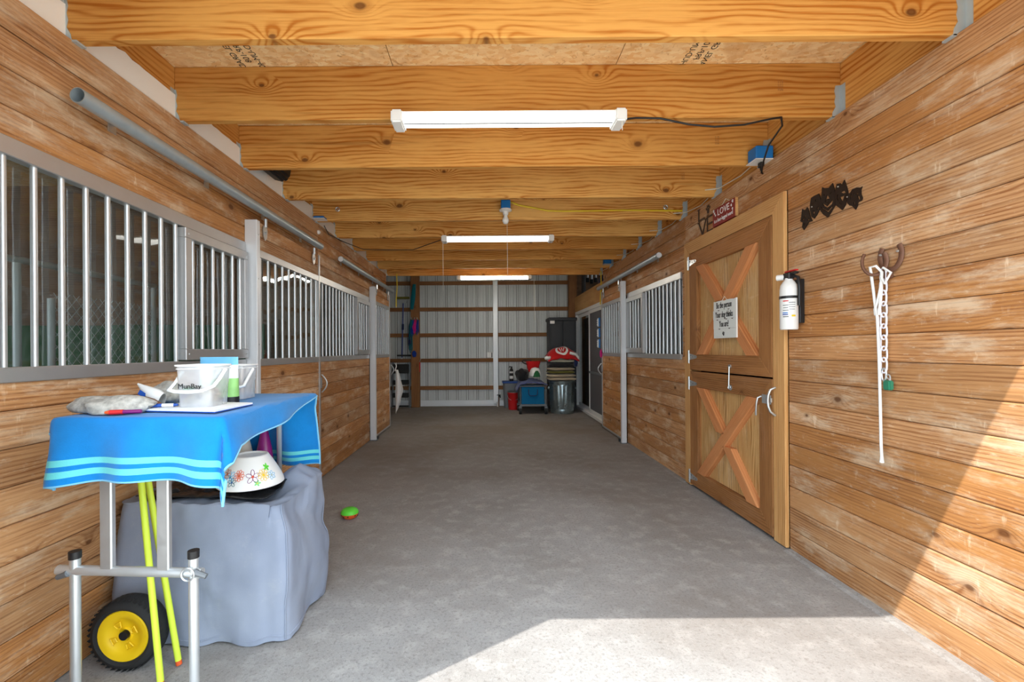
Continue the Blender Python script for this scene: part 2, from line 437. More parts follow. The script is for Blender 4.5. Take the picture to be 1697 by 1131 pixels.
def board(name, parent, pts, n, T, ex, mat, c=.003):
    """convex board: pts = front outline (world), n = front normal, T = thickness, ex = grain direction"""
    pts = [Vector(p) for p in pts]; n = Vector(n).normalized(); ex = Vector(ex).normalized(); Y = -n; Z = ex.cross(Y)
    cen = sum(pts, Vector())/len(pts)
    q = [((p-cen).dot(ex), (p-cen).dot(Z)) for p in pts]
    ar = sum(q[i][0]*q[(i+1) % len(q)][1]-q[(i+1) % len(q)][0]*q[i][1] for i in range(len(q)))
    if ar < 0: q.reverse()
    m = len(q)
    def inset(d):
        r = []
        for i in range(m):
            p0, p1, p2 = Vector(q[i-1]), Vector(q[i]), Vector(q[(i+1) % m])
            a = (p1-p0).normalized(); b = (p2-p1).normalized()
            na = Vector((-a.y, a.x)); nb = Vector((-b.y, b.x)); k = na+nb
            r.append(p1+k*(d/max(.3, 1+na.dot(nb))))
        return r
    f = inset(c)
    vs = [(x, 0, z) for x, z in f]+[(x, c, z) for x, z in q]+[(x, T, z) for x, z in q]
    fs = [tuple(range(m))]+[tuple(range(2*m, 3*m))[::-1]]
    for i in range(m):
        j = (i+1) % m
        fs += [(i, m+i, m+j, j), (m+i, 2*m+i, 2*m+j, m+j)]
    me = bpy.data.meshes.new(name); me.from_pydata(vs, [], fs); me.materials.append(M[mat])
    bm = bmesh.new(); bm.from_mesh(me); bmesh.ops.recalc_face_normals(bm, faces=bm.faces); bm.to_mesh(me); bm.free()
    o = link(name, me, parent)
    mt = Matrix((ex, Y, Z)).transposed().to_4x4(); mt.translation = cen-(wloc(parent) if parent is not None else Vector())
    o.matrix_basis = mt
    return o

def wplank(parent, side, xf, y0, y1, z0, z1, T=.03, mat='siding', name='plank', c=.006):
    """horizontal board on a side wall; side -1 = left wall (faces +x), +1 = right wall"""
    return board(name, parent, [(xf, y0, z0), (xf, y1, z0), (xf, y1, z1), (xf, y0, z1)], (-side, 0, 0), T, (0, 1, 0), mat, c)

def text(body, size, parent, origin, ex, ez, mat, name='lettering', ext=.0008, shear=0, align='CENTER', sx=1.):
    cu = bpy.data.curves.new('txt', 'FONT'); cu.body = body; cu.size = size; cu.extrude = ext; cu.align_x = align; cu.align_y = 'CENTER'; cu.shear = shear; cu.resolution_u = 3
    t = bpy.data.objects.new('txt', cu); COL.objects.link(t)
    bpy.context.view_layer.update()
    me = bpy.data.meshes.new_from_object(t.evaluated_get(bpy.context.evaluated_depsgraph_get()))
    bpy.data.objects.remove(t); bpy.data.curves.remove(cu)
    me.materials.clear(); me.materials.append(M[mat])
    for v in me.vertices: v.co.x *= sx
    o = link(name, me, parent)
    ex, ez = Vector(ex).normalized(), Vector(ez).normalized(); n = ex.cross(ez)
    mt = Matrix((ex, ez, n)).transposed().to_4x4(); mt.translation = Vector(origin)-wloc(parent)
    o.matrix_basis = mt
    return o

PITCH = .1315
def zrow(k): return k*PITCH
XL, XR, HT = -1.645, 1.869, 2.4985

# ------------------------------------------------------------------ the setting
def struct(o, label, cat): return tag(o, label, cat, kind='structure')
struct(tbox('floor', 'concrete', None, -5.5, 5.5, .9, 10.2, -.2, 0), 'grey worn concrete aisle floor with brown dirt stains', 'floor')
struct(tbox('ground', 'gravel', None, -40, 40, -40, .9, -.2, -.004), 'pale ground outside the barn door', 'ground')

# ceiling: deck, OSB sheets, joists with hangers
ceil = struct(MB().box(-5.5, 5.5, .98, 7.35, 2.80, 2.9).build('ceiling', 'osb'), 'loft deck of strand board on fir joists', 'ceiling')
xs = [-2.9, -1.7, -.50, .70, 1.90, 3.1]
for i in range(len(xs)-1):
    for j, (a, b) in enumerate(((1.082, 2.955), (2.955, 5.395), (5.395, 7.3))):
        MB().box(xs[i]+.002, xs[i+1]-.002, a+.002, b-.002, 2.783, 2.7995).build('osb_panel', 'osb', ceil)
JY = [1.735+.6095*k for k in range(10)]
for k, y in enumerate(JY):
    j = board('joist', ceil, [(-1.672, y, 2.494), (1.905, y, 2.494), (1.905, y, 2.782), (-1.672, y, 2.782)], (0, -1, 0), .038, (1, 0, 0), 'joist', .003)
    for sx, xe in ((-1, -1.672), (1, 1.905)):
        h = MB(); x0, x1 = (xe, xe+.045) if sx < 0 else (xe-.045, xe)
        prof = [(xe, 2.488)]
        nn = 6
        for i in range(nn+1):
            z = 2.488+.17*i/nn; prof.append((xe-sx*((.05 if sx > 0 else .03)-.02*min(1, i/2)) + (-sx)*(.006 if i % 2 else 0), z))
        prof.append((xe, 2.66))
        h.prism([(px, y-.003, pz) for px, pz in prof], (0, .0025, 0))
        h.prism([(px, y+.0385, pz) for px, pz in prof], (0, .0025, 0))
        h.box(min(xe, xe-sx*.05), max(xe, xe-sx*.05), y-.003, y+.041, 2.486, 2.4935)
        h.box(xe-.0015 if sx > 0 else xe, xe if sx > 0 else xe+.0015, y-.03, y+.068, 2.49, 2.66)
        o = h.build('joist_hanger', 'hanger'); o.parent = j; o.matrix_parent_inverse = j.matrix_basis.inverted()
# rim boards either side and the white strip on the left one
for sx, x in ((-1, -1.672), (1, 1.905)):
    for a, b in ((1.082, 4.2), (4.2, 7.25)):
        board('rim_joist', ceil, [(x, a, 2.494), (x, b, 2.494), (x, b, 2.782), (x, a, 2.782)], (-sx, 0, 0), .038, (0, 1, 0), 'joist', .002)
tr = None
for k in range(-1, 9):
    a = JY[k]+.04 if k >= 0 else 1.085; b = JY[k+1]-.002
    m = MB(); n = 14
    top = [2.632+.006*mnoise.noise(Vector((k*3.1, i*.9, 0)))*(1 if i % 3 else 2.5) for i in range(n+1)]
    pts = [(-1.669, a+(b-a)*i/n, top[i]) for i in range(n+1)]
    m.prism([(-1.669, b, 2.47), (-1.669, a, 2.47)]+pts, (.004, 0, 0))
    o = m.build('white_strip', 'offwhite', ceil)

# left wall -----------------------------------------------------
wl = struct(MB().box(-1.72, -1.678, 1.082, 2.94, 0, 1.15).box(-1.72, -1.678, 4.16, 6.06, 0, 1.15).box(-1.72, -1.678, 1.082, 7.1, 2.0, 2.49)
            .box(-1.72, -1.678, 2.9, 2.95, 1.15, 2).box(-1.72, -1.678, 4.16, 4.2, 1.15, 2).box(-1.72, -1.678, 6.02, 6.06, 1.15, 2).build('wall_left', 'darkwood'),
            'left aisle wall of horizontal tongue and groove boards with stall grilles', 'wall')
for k in range(19):
    z0, z1 = zrow(k)+.0012, zrow(k+1)-.0012
    if k == 0: z0 = .004
    if k <= 8:
        wplank(wl, -1, XL, 1.082, 2.955, z0, z1); wplank(wl, -1, XL, 4.165, 6.075, z0, z1)
    elif k >= 15:
        e = .0 if k < 18 else .004
        wplank(wl, -1, XL+e, 1.082, 4.258, z0, z1); wplank(wl, -1, XL+e, 4.262, 7.1, z0, z1)
    else:
        wplank(wl, -1, XL, 4.165, 4.20, z0, z1); wplank(wl, -1, XL, 6.03, 6.075, z0, z1)

# right wall -----------------------------------------------------
wr = struct(MB().box(1.902, 1.95, 1.082, 2.71, 0, 2.49).box(1.902, 1.95, 2.71, 4.1, 2.14, 2.49).box(1.902, 1.95, 4.1, 5.86, 0, 1.15).box(1.902, 1.95, 4.1, 7.03, 2.0, 2.49).box(1.902, 1.95, 4.1, 4.18, 1.15, 2).build('wall_right', 'darkwood'),
            'right aisle wall of weathered horizontal boards with dutch door and grille', 'wall')
for k in range(19):
    z0, z1 = zrow(k)+.0012, zrow(k+1)-.0012
    if k == 0: z0 = .004
    if k <= 16: wplank(wr, 1, XR, 1.082, 2.715, z0, z1)
    if k >= 17: wplank(wr, 1, XR, 1.082, 4.118, z0, z1)
    if k <= 8: wplank(wr, 1, XR, 4.095, 5.86, z0, z1)
    elif k >= 15: wplank(wr, 1, XR, 4.122 if k >= 17 else 4.095, 7.03, z0, z1)
    else:
        wplank(wr, 1, XR, 4.095, 4.185, z0, z1); wplank(wr, 1, XR, 5.81, 5.86, z0, z1)

# front wall with the open doorway the sun comes through
struct(MB().box(-5.5, -5.0, .98, 1.08, 0, 3.0).box(-3.2, -1.265, .98, 1.08, 0, 3.0).box(-5.0, -3.2, .98, 1.08, 0, 1.1).box(-5.0, -3.2, .98, 1.08, 2.1, 3.0).box(1.95, 5.5, .98, 1.08, 0, 3.0).box(-1.265, 1.95, .98, 1.08, 2.50, 3.0).build('wall_front', 'metalwall'),  # left opening is unseen, added to let daylight into the stall
       'front barn wall around the open doorway', 'wall')

# stalls behind the grilles
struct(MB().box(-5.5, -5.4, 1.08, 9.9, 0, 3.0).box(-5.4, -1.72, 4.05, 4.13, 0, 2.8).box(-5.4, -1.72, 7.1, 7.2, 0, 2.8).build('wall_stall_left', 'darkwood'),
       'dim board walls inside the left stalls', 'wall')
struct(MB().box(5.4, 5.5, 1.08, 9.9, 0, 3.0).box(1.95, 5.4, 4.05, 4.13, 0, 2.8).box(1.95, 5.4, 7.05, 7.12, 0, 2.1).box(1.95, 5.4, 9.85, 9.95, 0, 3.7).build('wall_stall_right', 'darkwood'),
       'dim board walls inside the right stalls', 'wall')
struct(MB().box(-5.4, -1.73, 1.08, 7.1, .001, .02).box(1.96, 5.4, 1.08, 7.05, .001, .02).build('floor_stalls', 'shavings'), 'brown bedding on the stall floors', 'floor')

# back bay ------------------------------------------------------
wb = struct(MB().box(-5.5, 5.5, 9.9, 10.0, 0, 3.7).build('wall_back', 'metalwall'), 'white ribbed metal back wall with brown girts', 'wall')
def metal_sheet(x0, x1, z0=.12, z1=3.6):
    m = MB(); pr = []
    x = x0; step = .229
    while x < x1-.01:
        e = min(x+step, x1)
        pr += [(x, 9.896), (x+.006, 9.866), (x+.034, 9.866), (x+.040, 9.896), (x+.09, 9.896), (x+.095, 9.890), (x+.105, 9.890), (x+.11, 9.896), (x+.15, 9.896), (x+.155, 9.890), (x+.165, 9.890), (x+.17, 9.896)]
        x = e
    pr.append((x1, 9.896)); pr = [p for p in pr if p[0] <= x1]
    n = len(pr)
    m.add([(a, b, z0) for a, b in pr]+[(a, b, z1) for a, b in pr], [(i, i+1, n+i+1, n+i) for i in range(n-1)])
    sh = m.build('metal_sheet', 'metalwall', wb)
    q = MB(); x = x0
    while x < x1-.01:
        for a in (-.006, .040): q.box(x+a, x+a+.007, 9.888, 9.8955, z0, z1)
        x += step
    q.build('rib_shadow_strip', 'seam', sh)  # thin dark strips stand in for the shade along each rib
    return sh
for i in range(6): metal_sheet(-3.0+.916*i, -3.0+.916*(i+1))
for z in (.41, 1.03, 1.60, 2.18, 2.77, 3.3):
    for a, b in ((-3.2, -1.70), (-1.53, .125), (.235, 1.90)):
        board('girt', wb, [(a, 9.83, z-.042), (b, 9.83, z-.042), (b, 9.83, z+.042), (a, 9.83, z+.042)], (0, -1, 0), .04, (1, 0, 0), 'girt', .002)
MB().box(-3.2, 2.0, 9.82, 9.87, .0, .13).build('base_board', 'whitemetal', wb)
MB().box(-3.2, 2.0, 9.80, 9.825, .03, .05).build('base_lip', 'whitemetal', wb)
MB().box(.125, .235, 9.80, 9.87, 0, 3.5).build('centre_mullion', 'whitemetal', wb, bevel=.004)
struct(MB().box(-5.5, 5.5, 7.25, 10, 3.6, 3.7).box(-5.5, 5.5, 7.25, 7.33, 2.9, 3.6).build('ceiling_back', 'darkwood'), 'high dark roof over the back bay', 'ceiling')
struct(MB().box(-3.3, -3.2, 7.2, 9.9, 0, 3.6).build('wall_back_left', 'metalwall'), 'pale side wall left of the back bay', 'wall')
for i, (x, y, lab) in enumerate(((-1.60, 9.72, 'square brown timber post left of the ribbed back wall'), (1.90, 9.76, 'timber post in the back right corner above the black cabinet'))):
    o = board('timber_post', None, [(x-.09, y-.08, 0), (x+.09, y-.08, 0), (x+.09, y-.08, 3.6), (x-.09, y-.08, 3.6)], (0, -1, 0), .15, (0, 0, 1), 'girt', .006)
    tag(o, lab, 'post')

# ------------------------------------------------------------------ grilles, posts, sliding doors
def bars(root, name, side, x, ys, z0, z1, r=.0105):
    me = None
    for y in ys:
        if me is None:
            o = MB().cyl((x, y, z0), (x, y, z1), r, n=10).build(name, 'bar', root, smooth=True); me = o.data; y00 = y
        else:
            o = link(name, me, root); o.location = (0, y-y00, 0)

def screws(root, pts, n, r=.006):
    for p in pts:
        p = Vector(p); MB().cyl(p, p+Vector(n)*.004, r, r*.7, 8).build('screw', 'zinc', root)

def grille(idx, side, y0, y1, ys, feeder, fys, label, pmat='pane'):
    s = -side; xw = XL if side < 0 else XR
    root = bpy.data.objects.new('window_%d' % idx, None); COL.objects.link(root); root.location = (xw, (y0+y1)/2, 1.15)
    struct(root, label, 'stall grille')
    X = lambda d: xw+s*d           # d = distance out from the wall face into the aisle
    MB().box(X(-.03), X(.014), y0, y1, 1.928, 1.994).build('top_rail', 'alu', root, bevel=.003)
    MB().box(X(-.03), X(.014), y0, y1, 1.149, 1.202).build('bottom_rail', 'alu', root, bevel=.003)
    bars(root, 'bar', side, X(-.006), ys, 1.195, 1.935)
    MB().box(X(-.042), X(-.038), y0+.005, y1-.005, 1.19, 1.94).build('pane', pmat, root)
    fa, fb = feeder
    fr = MB().box(X(-.02), X(.035), fa, fb, 1.868, 1.922).box(X(-.02), X(.035), fa, fb, 1.208, 1.268).box(X(-.02), X(.035), fa, fa+.05, 1.268, 1.868).box(X(-.02), X(.035), fb-.04, fb, 1.268, 1.868).build('feed_door', 'alu', root, bevel=.003)
    me = None
    for y in fys:
        o = MB().cyl((X(.006), y, 1.26), (X(.006), y, 1.875), .010, n=10).build('feed_door_bar', 'bar', fr, smooth=True)
    for y in (fa+.025, fb-.02):
        for z in (1.24, 1.89):
            MB().cyl((X(.035), y, z), (X(.039), y, z), .006, .004, 8).build('rivet', 'zinc', fr)
    return root

L1 = [1.386+.1032*i for i in range(-3, 10)]
grille(1, -1, 1.085, 2.955, [y for y in L1 if y > 1.1], (2.335, 2.945), [2.43, 2.51, 2.61, 2.71, 2.81, 2.895], 'near left stall grille of upright bars over clear acrylic, above the towel table')
grille(2, -1, 4.20, 6.03, [4.27+.1*i for i in range(12)], (5.42, 6.02), [5.5, 5.6, 5.7, 5.8, 5.9], 'far left stall grille between the two left sliding doors')
grille(3, 1, 4.19, 5.81, [4.25+.1*i for i in range(10)], (5.17, 5.80), [5.28, 5.38, 5.48, 5.58, 5.68], 'right stall grille beside the dutch door')

def post(side, y, w, label, d0, d1, ztop):
    xw = XL if side < 0 else XR; s = -side
    t = thing('door_post', label, 'post', (xw+s*(d0+d1)/2, y+w/2, 0), 'aluminium door posts')
    MB().box(xw+s*d0, xw+s*d1, y, y+w, 0, ztop).build('channel', 'whitemetal', t, bevel=.003)
    MB().box(xw+s*(d0-.004), xw+s*(d1+.012), y-.006, y+w+.012, 0, .012).build('foot_plate', 'grey', t)
    f = MB().cyl((xw+s*(d1+.005), y+w+.03, .012), (xw+s*(d1+.005), y+w+.03, .05), .016, n=12).build('guide_roller', 'black', t)
    for z in (.4, .9, 1.3, 1.75, 2.05): MB().cyl((xw+s*d1, y+w/2, z), (xw+s*(d1+.004), y+w/2, z), .006, .004, 8).build('screw', 'zinc', t)
    return t
post(-1, 2.962, .045, 'white metal door post behind the towel table', .002, .085, 2.15)
post(-1, 6.085, .045, 'white metal post at the far left stall door, foot on the floor', .002, .085, 2.15)
post(1, 5.79, .05, 'white metal post beside the right stall grille, foot on the floor', .03, .095, 2.16)

def sliding_door(idx, side, y0, y1, d, label, pmat, latch_y):
    xw = XL if side < 0 else XR; s = -side; X = lambda k: xw+s*(d+k)     # k=0 front face
    root = bpy.data.objects.new('door_%d' % idx, None); COL.objects.link(root); root.location = (X(0), (y0+y1)/2, .02)
    struct(root, label, 'sliding door')
    zt = 2.165
    for k in range(9):
        z0, z1 = max(zrow(k), .025)+.0008, min(zrow(k+1), 1.16)-.0008
        wplank(root, side, X(-.006), y0+.03, y1-.02, z0, z1, .028)
    for z0, z1 in ((1.965, 2.062), (2.064, zt)): wplank(root, side, X(-.006), y0+.03, y1-.02, z0, z1, .028)
    MB().box(X(-.04), X(.002), y0, y0+.032, .02, zt).build('stile', 'alu', root, bevel=.003)
    MB().box(X(-.04), X(.004), y1-.028, y1, .02, zt).build('stile', 'alu', root, bevel=.003)
    MB().box(X(-.04), X(.001), y0+.03, y1-.028, 1.150, 1.20).build('rail', 'alu', root, bevel=.003)
    MB().box(X(-.04), X(.001), y0+.03, y1-.028, 1.915, 1.968).build('rail', 'alu', root, bevel=.003)
    MB().box(X(-.04), X(.001), y0+.03, y1-.028, .02, .05).build('rail', 'alu', root, bevel=.003)
    n = int((y1-y0-.1)/.1)
    bars(root, 'bar', side, X(-.014), [y0+.085+(y1-y0-.15)*i/(n-1) for i in range(n)], 1.195, 1.92, .009)
    MB().box(X(-.04), X(-.036), y0+.03, y1-.028, 1.19, 1.925).build('pane', pmat, root)
    for yy in (y0+.12, y1-.16):
        h = MB(); h.prism([(X(.004), yy-.03, 2.12), (X(.004), yy-.022, 2.07), (X(.004), yy, 2.045), (X(.004), yy+.022, 2.07), (X(.004), yy+.03, 2.12), (X(.004), yy+.02, 2.15), (X(.004), yy-.02, 2.15)], (s*.006, 0, 0))
        h.cyl((X(.012), yy, 2.14), (X(.012), yy, 2.20), .012, n=8)
        o = h.build('trolley_hanger', 'zinc', root)
        MB().cyl((X(.01), yy, 2.10), (X(.02), yy, 2.10), .01, n=6).build('bolt', 'zinc', o)
    l = MB().box(X(-.002), X(.012), latch_y-.03, latch_y+.03, .90, 1.0).build('latch_plate', 'zinc', root, bevel=.003)
    pts = [(X(.015+.05*math.sin(math.pi*i/10)), latch_y+.01, .86+.17*i/10) for i in range(11)]
    MB().tube(pts, .007, 8).build('latch_handle', 'zinc', l, smooth=True)
    return root
sliding_door(1, -1, 3.01, 4.165, .05, 'near left sliding stall door with bar grille over brown boards', 'pane', 4.15)
sliding_door(2, -1, 6.14, 7.14, .05, 'far left sliding stall door with cloudy acrylic grille', 'pane_dusty', 7.11)
sliding_door(3, 1, 5.88, 6.96, .05, 'right sliding stall door with cloudy acrylic grille beyond the post', 'pane_dusty', 6.93)

def track(side, y0, y1, z, d, label):
    xw = XL if side < 0 else XR; s = -side; x = xw+s*d
    t = thing('door_track', label, 'door track', (x, (y0+y1)/2, z), 'galvanised sliding door tracks')
    MB().pipe((x, y0, z), (x, y1, z), .030, .027, 20).build('tube', 'tube', t, smooth=True)
    n = 4
    for i in range(n):
        y = y0+.25+(y1-y0-.5)*i/(n-1)
        b = MB().box(xw, x-s*.022, y-.015, y+.015, z+.015, z+.03).box(xw, xw+s*.005, y-.02, y+.02, z-.02, z+.05).build('bracket', 'zinc', t)
    for y in ((y1,) if y0 < 2 else (y0, y1)):
        MB().cyl((x, y+(.004 if y == y0 else -.004), z), (x, y+(.008 if y == y0 else -.008), z), .0272, n=16).build('end_plug', 'tube' if side < 0 and y0 < 2 else 'whitemetal', t)
    return t
track(-1, 1.668, 4.10, 2.236, .085, 'long galvanised round track over the near left stall door')
track(-1, 4.66, 7.2, 2.236, .085, 'galvanised round track over the far left stall door')
track(1, 4.52, 7.0, 2.225, .088, 'galvanised round track on the right wall above the stall grille')

# ------------------------------------------------------------------ dutch door, right wall
tr1 = bpy.data.objects.new('trim_1', None); COL.objects.link(tr1); tr1.location = (XR, 3.4, 0); struct(tr1, 'cedar casing around the dutch door', 'door casing')
xc = 1.846
y_a, y_b, y_c, y_d = 2.717, 2.828, 3.992, 4.092
zc0, zc1 = 2.118, 2.230
board('casing_board', tr1, [(xc, y_a, .01), (xc, y_b, .01), (xc, y_b, zc0), (xc, y_a, zc1)], (-1, 0, 0), .022, (0, 0, 1), 'casing')
board('casing_board', tr1, [(xc, y_c, .01), (xc, y_d, .01), (xc, y_d, zc1), (xc, y_c, zc0)], (-1, 0, 0), .022, (0, 0, 1), 'casing')
board('casing_board', tr1, [(xc, y_a, zc1), (xc, y_b, zc0), (xc, y_c, zc0), (xc, y_d, zc1)], (-1, 0, 0), .022, (0, 1, 0), 'casing')
MB().box(1.95, 1.90, 2.72, 2.83, 0, 2.12).box(1.95, 1.90, 3.99, 4.09, 0, 2.12).build('jamb', 'casing', tr1)

def hinge(root, z, y, x):
    h = MB().box(x-.003, x, y+.002, y+.03, z-.055, z+.055).cyl((x-.006, y, z-.06), (x-.006, y, z+.06), .006, n=8)
    h.prism([(x-.003, y, z-.03), (x-.003, y-.13, z-.012), (x-.003, y-.14, z), (x-.003, y-.13, z+.012), (x-.003, y, z+.03)], (.003, 0, 0))
    o = h.build('strap_hinge', 'zinc', root)
    for dy, dz in ((.016, .035), (.016, -.035), (-.03, .012), (-.07, 0), (-.115, 0)):
        MB().cyl((x-.003, y+dy, z+dz), (x-.006, y+dy, z+dz), .006, .004, 8).build('screw', 'grey', o)

def leaf(idx, z0, z1, label, hz):
    root = bpy.data.objects.new('door_%d' % idx, None); COL.objects.link(root); root.location = (xc, 3.41, z0)
    struct(root, label, 'dutch door leaf')
    y0, y1, w, x = 2.834, 3.986, .138, xc-.002
    iy0, iy1, iz0, iz1 = y0+w, y1-w, z0+w, z1-w
    n = (-1, 0, 0)
    board('panel', root, [(x+.034, y0+.02, z0+.02), (x+.034, y1-.02, z0+.02), (x+.034, y1-.02, z1-.02), (x+.034, y0+.02, z1-.02)], n, .012, (0, 0, 1), 'ply')
    board('stile', root, [(x, y0, z0), (x, iy0, iz0), (x, iy0, iz1), (x, y0, z1)], n, .034, (0, 0, 1), 'doorframe')
    board('stile', root, [(x, y1, z0), (x, iy1, iz0), (x, iy1, iz1), (x, y1, z1)], n, .034, (0, 0, 1), 'doorframe')
    board('rail', root, [(x, y0, z0), (x, iy0, iz0), (x, iy1, iz0), (x, y1, z0)], n, .034, (0, 1, 0), 'doorframe')
    board('rail', root, [(x, y0, z1), (x, iy0, iz1), (x, iy1, iz1), (x, y1, z1)], n, .034, (0, 1, 0), 'doorframe')
    # cross braces: one whole, one in two pieces
    hw = .045
    def brace(p, q):
        a, b = Vector((0, *p)), Vector((0, *q)); d = (b-a).normalized(); nn = Vector((0, -d.z, d.y))
        k = hw/abs(d.z) ; e = Vector((0, 1, 0))
        pts = [a-e*k, a+e*k, b+e*k, b-e*k]
        def cl(v): return Vector((x-.012, min(max(v.y, iy0), iy1), v.z))
        board('brace', root, [cl(v) for v in pts], n, .046, d, 'brace')
    kk = hw/((iz1-iz0)/math.hypot(iz1-iz0, iy1-iy0))
    A, B = (iy0+kk, iz0), (iy1-kk, iz1)
    C, D = (iy0+kk, iz1), (iy1-kk, iz0)
    mid = ((iy0+iy1)/2, (iz0+iz1)/2)
    brace(C, D)
    f = .085/ (iz1-iz0)
    for P in (A, B):
        Q = (mid[0]+(P[0]-mid[0])*f*1.05, mid[1]+(P[1]-mid[1])*f*1.05)
        brace(P, Q)
    for z in hz: hinge(root, z, y1+.004, x)
    return root
d4 = leaf(4, 1.062, 2.112, 'upper leaf of the wooden dutch door with crossed braces', (2.03, 1.18))
d5 = leaf(5, .025, 1.050, 'lower leaf of the wooden dutch door with bolt latch', (.94, .095))
# hook and eye between the leaves
h = MB().cyl((1.846, 3.32, 1.115), (1.835, 3.32, 1.115), .016, n=10).cyl((1.835, 3.32, 1.115), (1.832, 3.322, .965), .0045, n=6).tube([(1.835, 3.32+.014*math.cos(a), .958+.014*math.sin(a)) for a in [i*math.pi/5 for i in range(10)]], .004, 6, True)
h.build('hook', 'zinc', d4, smooth=True)
MB().cyl((1.846, 3.32, .955), (1.842, 3.32, .955), .022, n=12).tube([(1.836-.01*math.sin(a), 3.32, .955+.012*math.cos(a)) for a in [i*math.pi/5 for i in range(10)]], .004, 6, True).build('eye', 'zinc', d5, smooth=True)
lt = MB().box(1.842, 1.836, 2.838, 2.93, .885, .945).box(1.838, 1.826, 2.82, 2.87, .90, .93).build('latch_plate', 'zinc', d5, bevel=.002)
MB().tube([(1.836, 2.935, .93), (1.815, 2.94, .92), (1.81, 2.945, .88), (1.81, 2.95, .83), (1.815, 2.96, .80)], .006, 8).build('bolt_handle', 'zinc', lt, smooth=True)
MB().tube([(1.842, 2.80, 1.0), (1.81, 2.80, .985), (1.80, 2.805, .95), (1.80, 2.81, .915), (1.80, 2.805, .88), (1.81, 2.80, .845), (1.842, 2.80, .82)], .008, 8).build('pull_handle', 'zinc', lt, smooth=True)
# floor strip under the wall
for sd, a, b in ((1, 1.082, 2.7), (1, 4.1, 5.78)):
    o = MB().prism([(XR, a, 0), (XR-.05, a, 0), (XR-.03, a, .008), (XR, a, .01)], (0, b-a, 0)).build('baseboard_right', 'concrete')
    struct(o, 'thin cement fillet along the foot of the right wall', 'cement fillet')

# slider at back right and beam over it --------------------------------
sd = bpy.data.objects.new('door_6', None); COL.objects.link(sd); sd.location = (1.97, 8.4, 0); struct(sd, 'white framed sliding glass door at the back right', 'sliding door')
x0, x1 = 1.93, 2.03
MB().box(x0, x1, 7.1, 9.6, 2.0, 2.07).build('frame_head', 'white', sd, bevel=.004)
MB().box(x0-.02, x1, 7.1, 9.6, 0, .05).build('sill', 'white', sd, bevel=.004)
for y in (7.1, 9.53): MB().box(x0, x1, y, y+.07, .05, 2.0).build('frame_jamb', 'white', sd, bevel=.004)
for nm, ya, yb, xx, mt in (('sliding_panel', 7.17, 8.42, 1.95, 'screen'), ('fixed_panel', 8.36, 9.53, 1.985, 'glass')):
    p = MB().box(xx, xx+.03, ya, ya+.05, .05, 2).box(xx, xx+.03, yb-.05, yb, .05, 2).box(xx, xx+.03, ya, yb, .05, .12).box(xx, xx+.03, ya, yb, 1.94, 2.0).build(nm, 'white', sd, bevel=.003)
    MB().box(xx+.012, xx+.018, ya+.04, yb-.04, .1, 1.96).build('screen_mesh' if mt == 'screen' else 'pane', mt, p)
    if mt == 'screen': MB().box(xx-.002, xx+.03, ya, yb, .80, .84).build('mid_rail', 'grey', p)
board('header_beam', None, [(1.935, 7.08, 2.075), (1.935, 9.66, 2.075), (1.935, 9.66, 2.40), (1.935, 7.08, 2.40)], (-1, 0, 0), .1, (0, 1, 0), 'casing')
tag(bpy.data.objects['header_beam'], 'wide timber beam above the white sliding glass door', 'beam')
struct(MB().box(2.04, 5.4, 7.1, 9.85, 2.1, 2.2).build('floor_loft', 'darkwood'), 'storage deck over the back right room', 'floor')
struct(MB().box(2.9, 2.95, 7.1, 9.85, 0, 2.1).build('wall_back_room', 'darkwood'), 'dark wall inside the room behind the sliding glass door', 'wall')

# ------------------------------------------------------------------ ceiling lamps and wiring
def lamp(y0, z1, em, label, dz=.06, dy=.105):
    x0, x1 = -.49, .725
    t = thing('strip_light', label, 'light', (.12, y0+dy/2, z1), 'fluorescent strip lights under the joists')
    MB().prism([(x0+.04, y0+.02, z1), (x0+.04, y0+.0, z1-.012), (x0+.04, y0+.03, z1-.022), (x0+.04, y0+dy/2, z1-.012), (x0+.04, y0+dy-.03, z1-.022), (x0+.04, y0+dy, z1-.012), (x0+.04, y0+dy-.02, z1)], (x1-x0-.08, 0, 0)).build('reflector', 'white', t)
    for yy in (y0+.028, y0+dy-.028):
        tb = MB().cyl((x0+.045, yy, z1-.038), (x1-.045, yy, z1-.038), .0185, n=14).build('tube', em, t, smooth=True)
    MB().box(x0+.05, x1-.05, y0+dy/2-.006, y0+dy/2+.006, z1-.050, z1-.012).build('tube_gap_line', 'grey', t)  # added grey strip paints the dark gap between the bright tubes
    for xx in (x0, x1-.06):
        MB().box(xx, xx+.06, y0-.008, y0+dy+.008, z1-dz-.006, z1).build('end_cap', 'white', t, bevel=.008, seg=2)
    return t
la = lamp(2.245, 2.493, 'emit1', 'nearest double tube strip light under the second joist')
lb = lamp(4.70, 2.493, 'emit2', 'middle white strip light with a pull cord')
lc = lamp(7.12, 2.475, 'emit3', 'farthest glowing strip light in front of the back wall')
MB().tube([(.70, 2.25, 2.43), (.702, 2.25, 2.38)], .0018, 5).build('pull_cord', 'whitecable', la)
MB().tube([(-.475, 4.72, 2.43), (-.475, 4.72, 2.15), (-.474, 4.72, 1.9)], .0022, 5).build('pull_cord', 'whitecable', lb)
MB().tube([(.765, 7.13, 2.43), (.77, 7.13, 2.1), (.77, 7.13, 1.75)], .0025, 5).build('pull_cord', 'whitecable', lc)
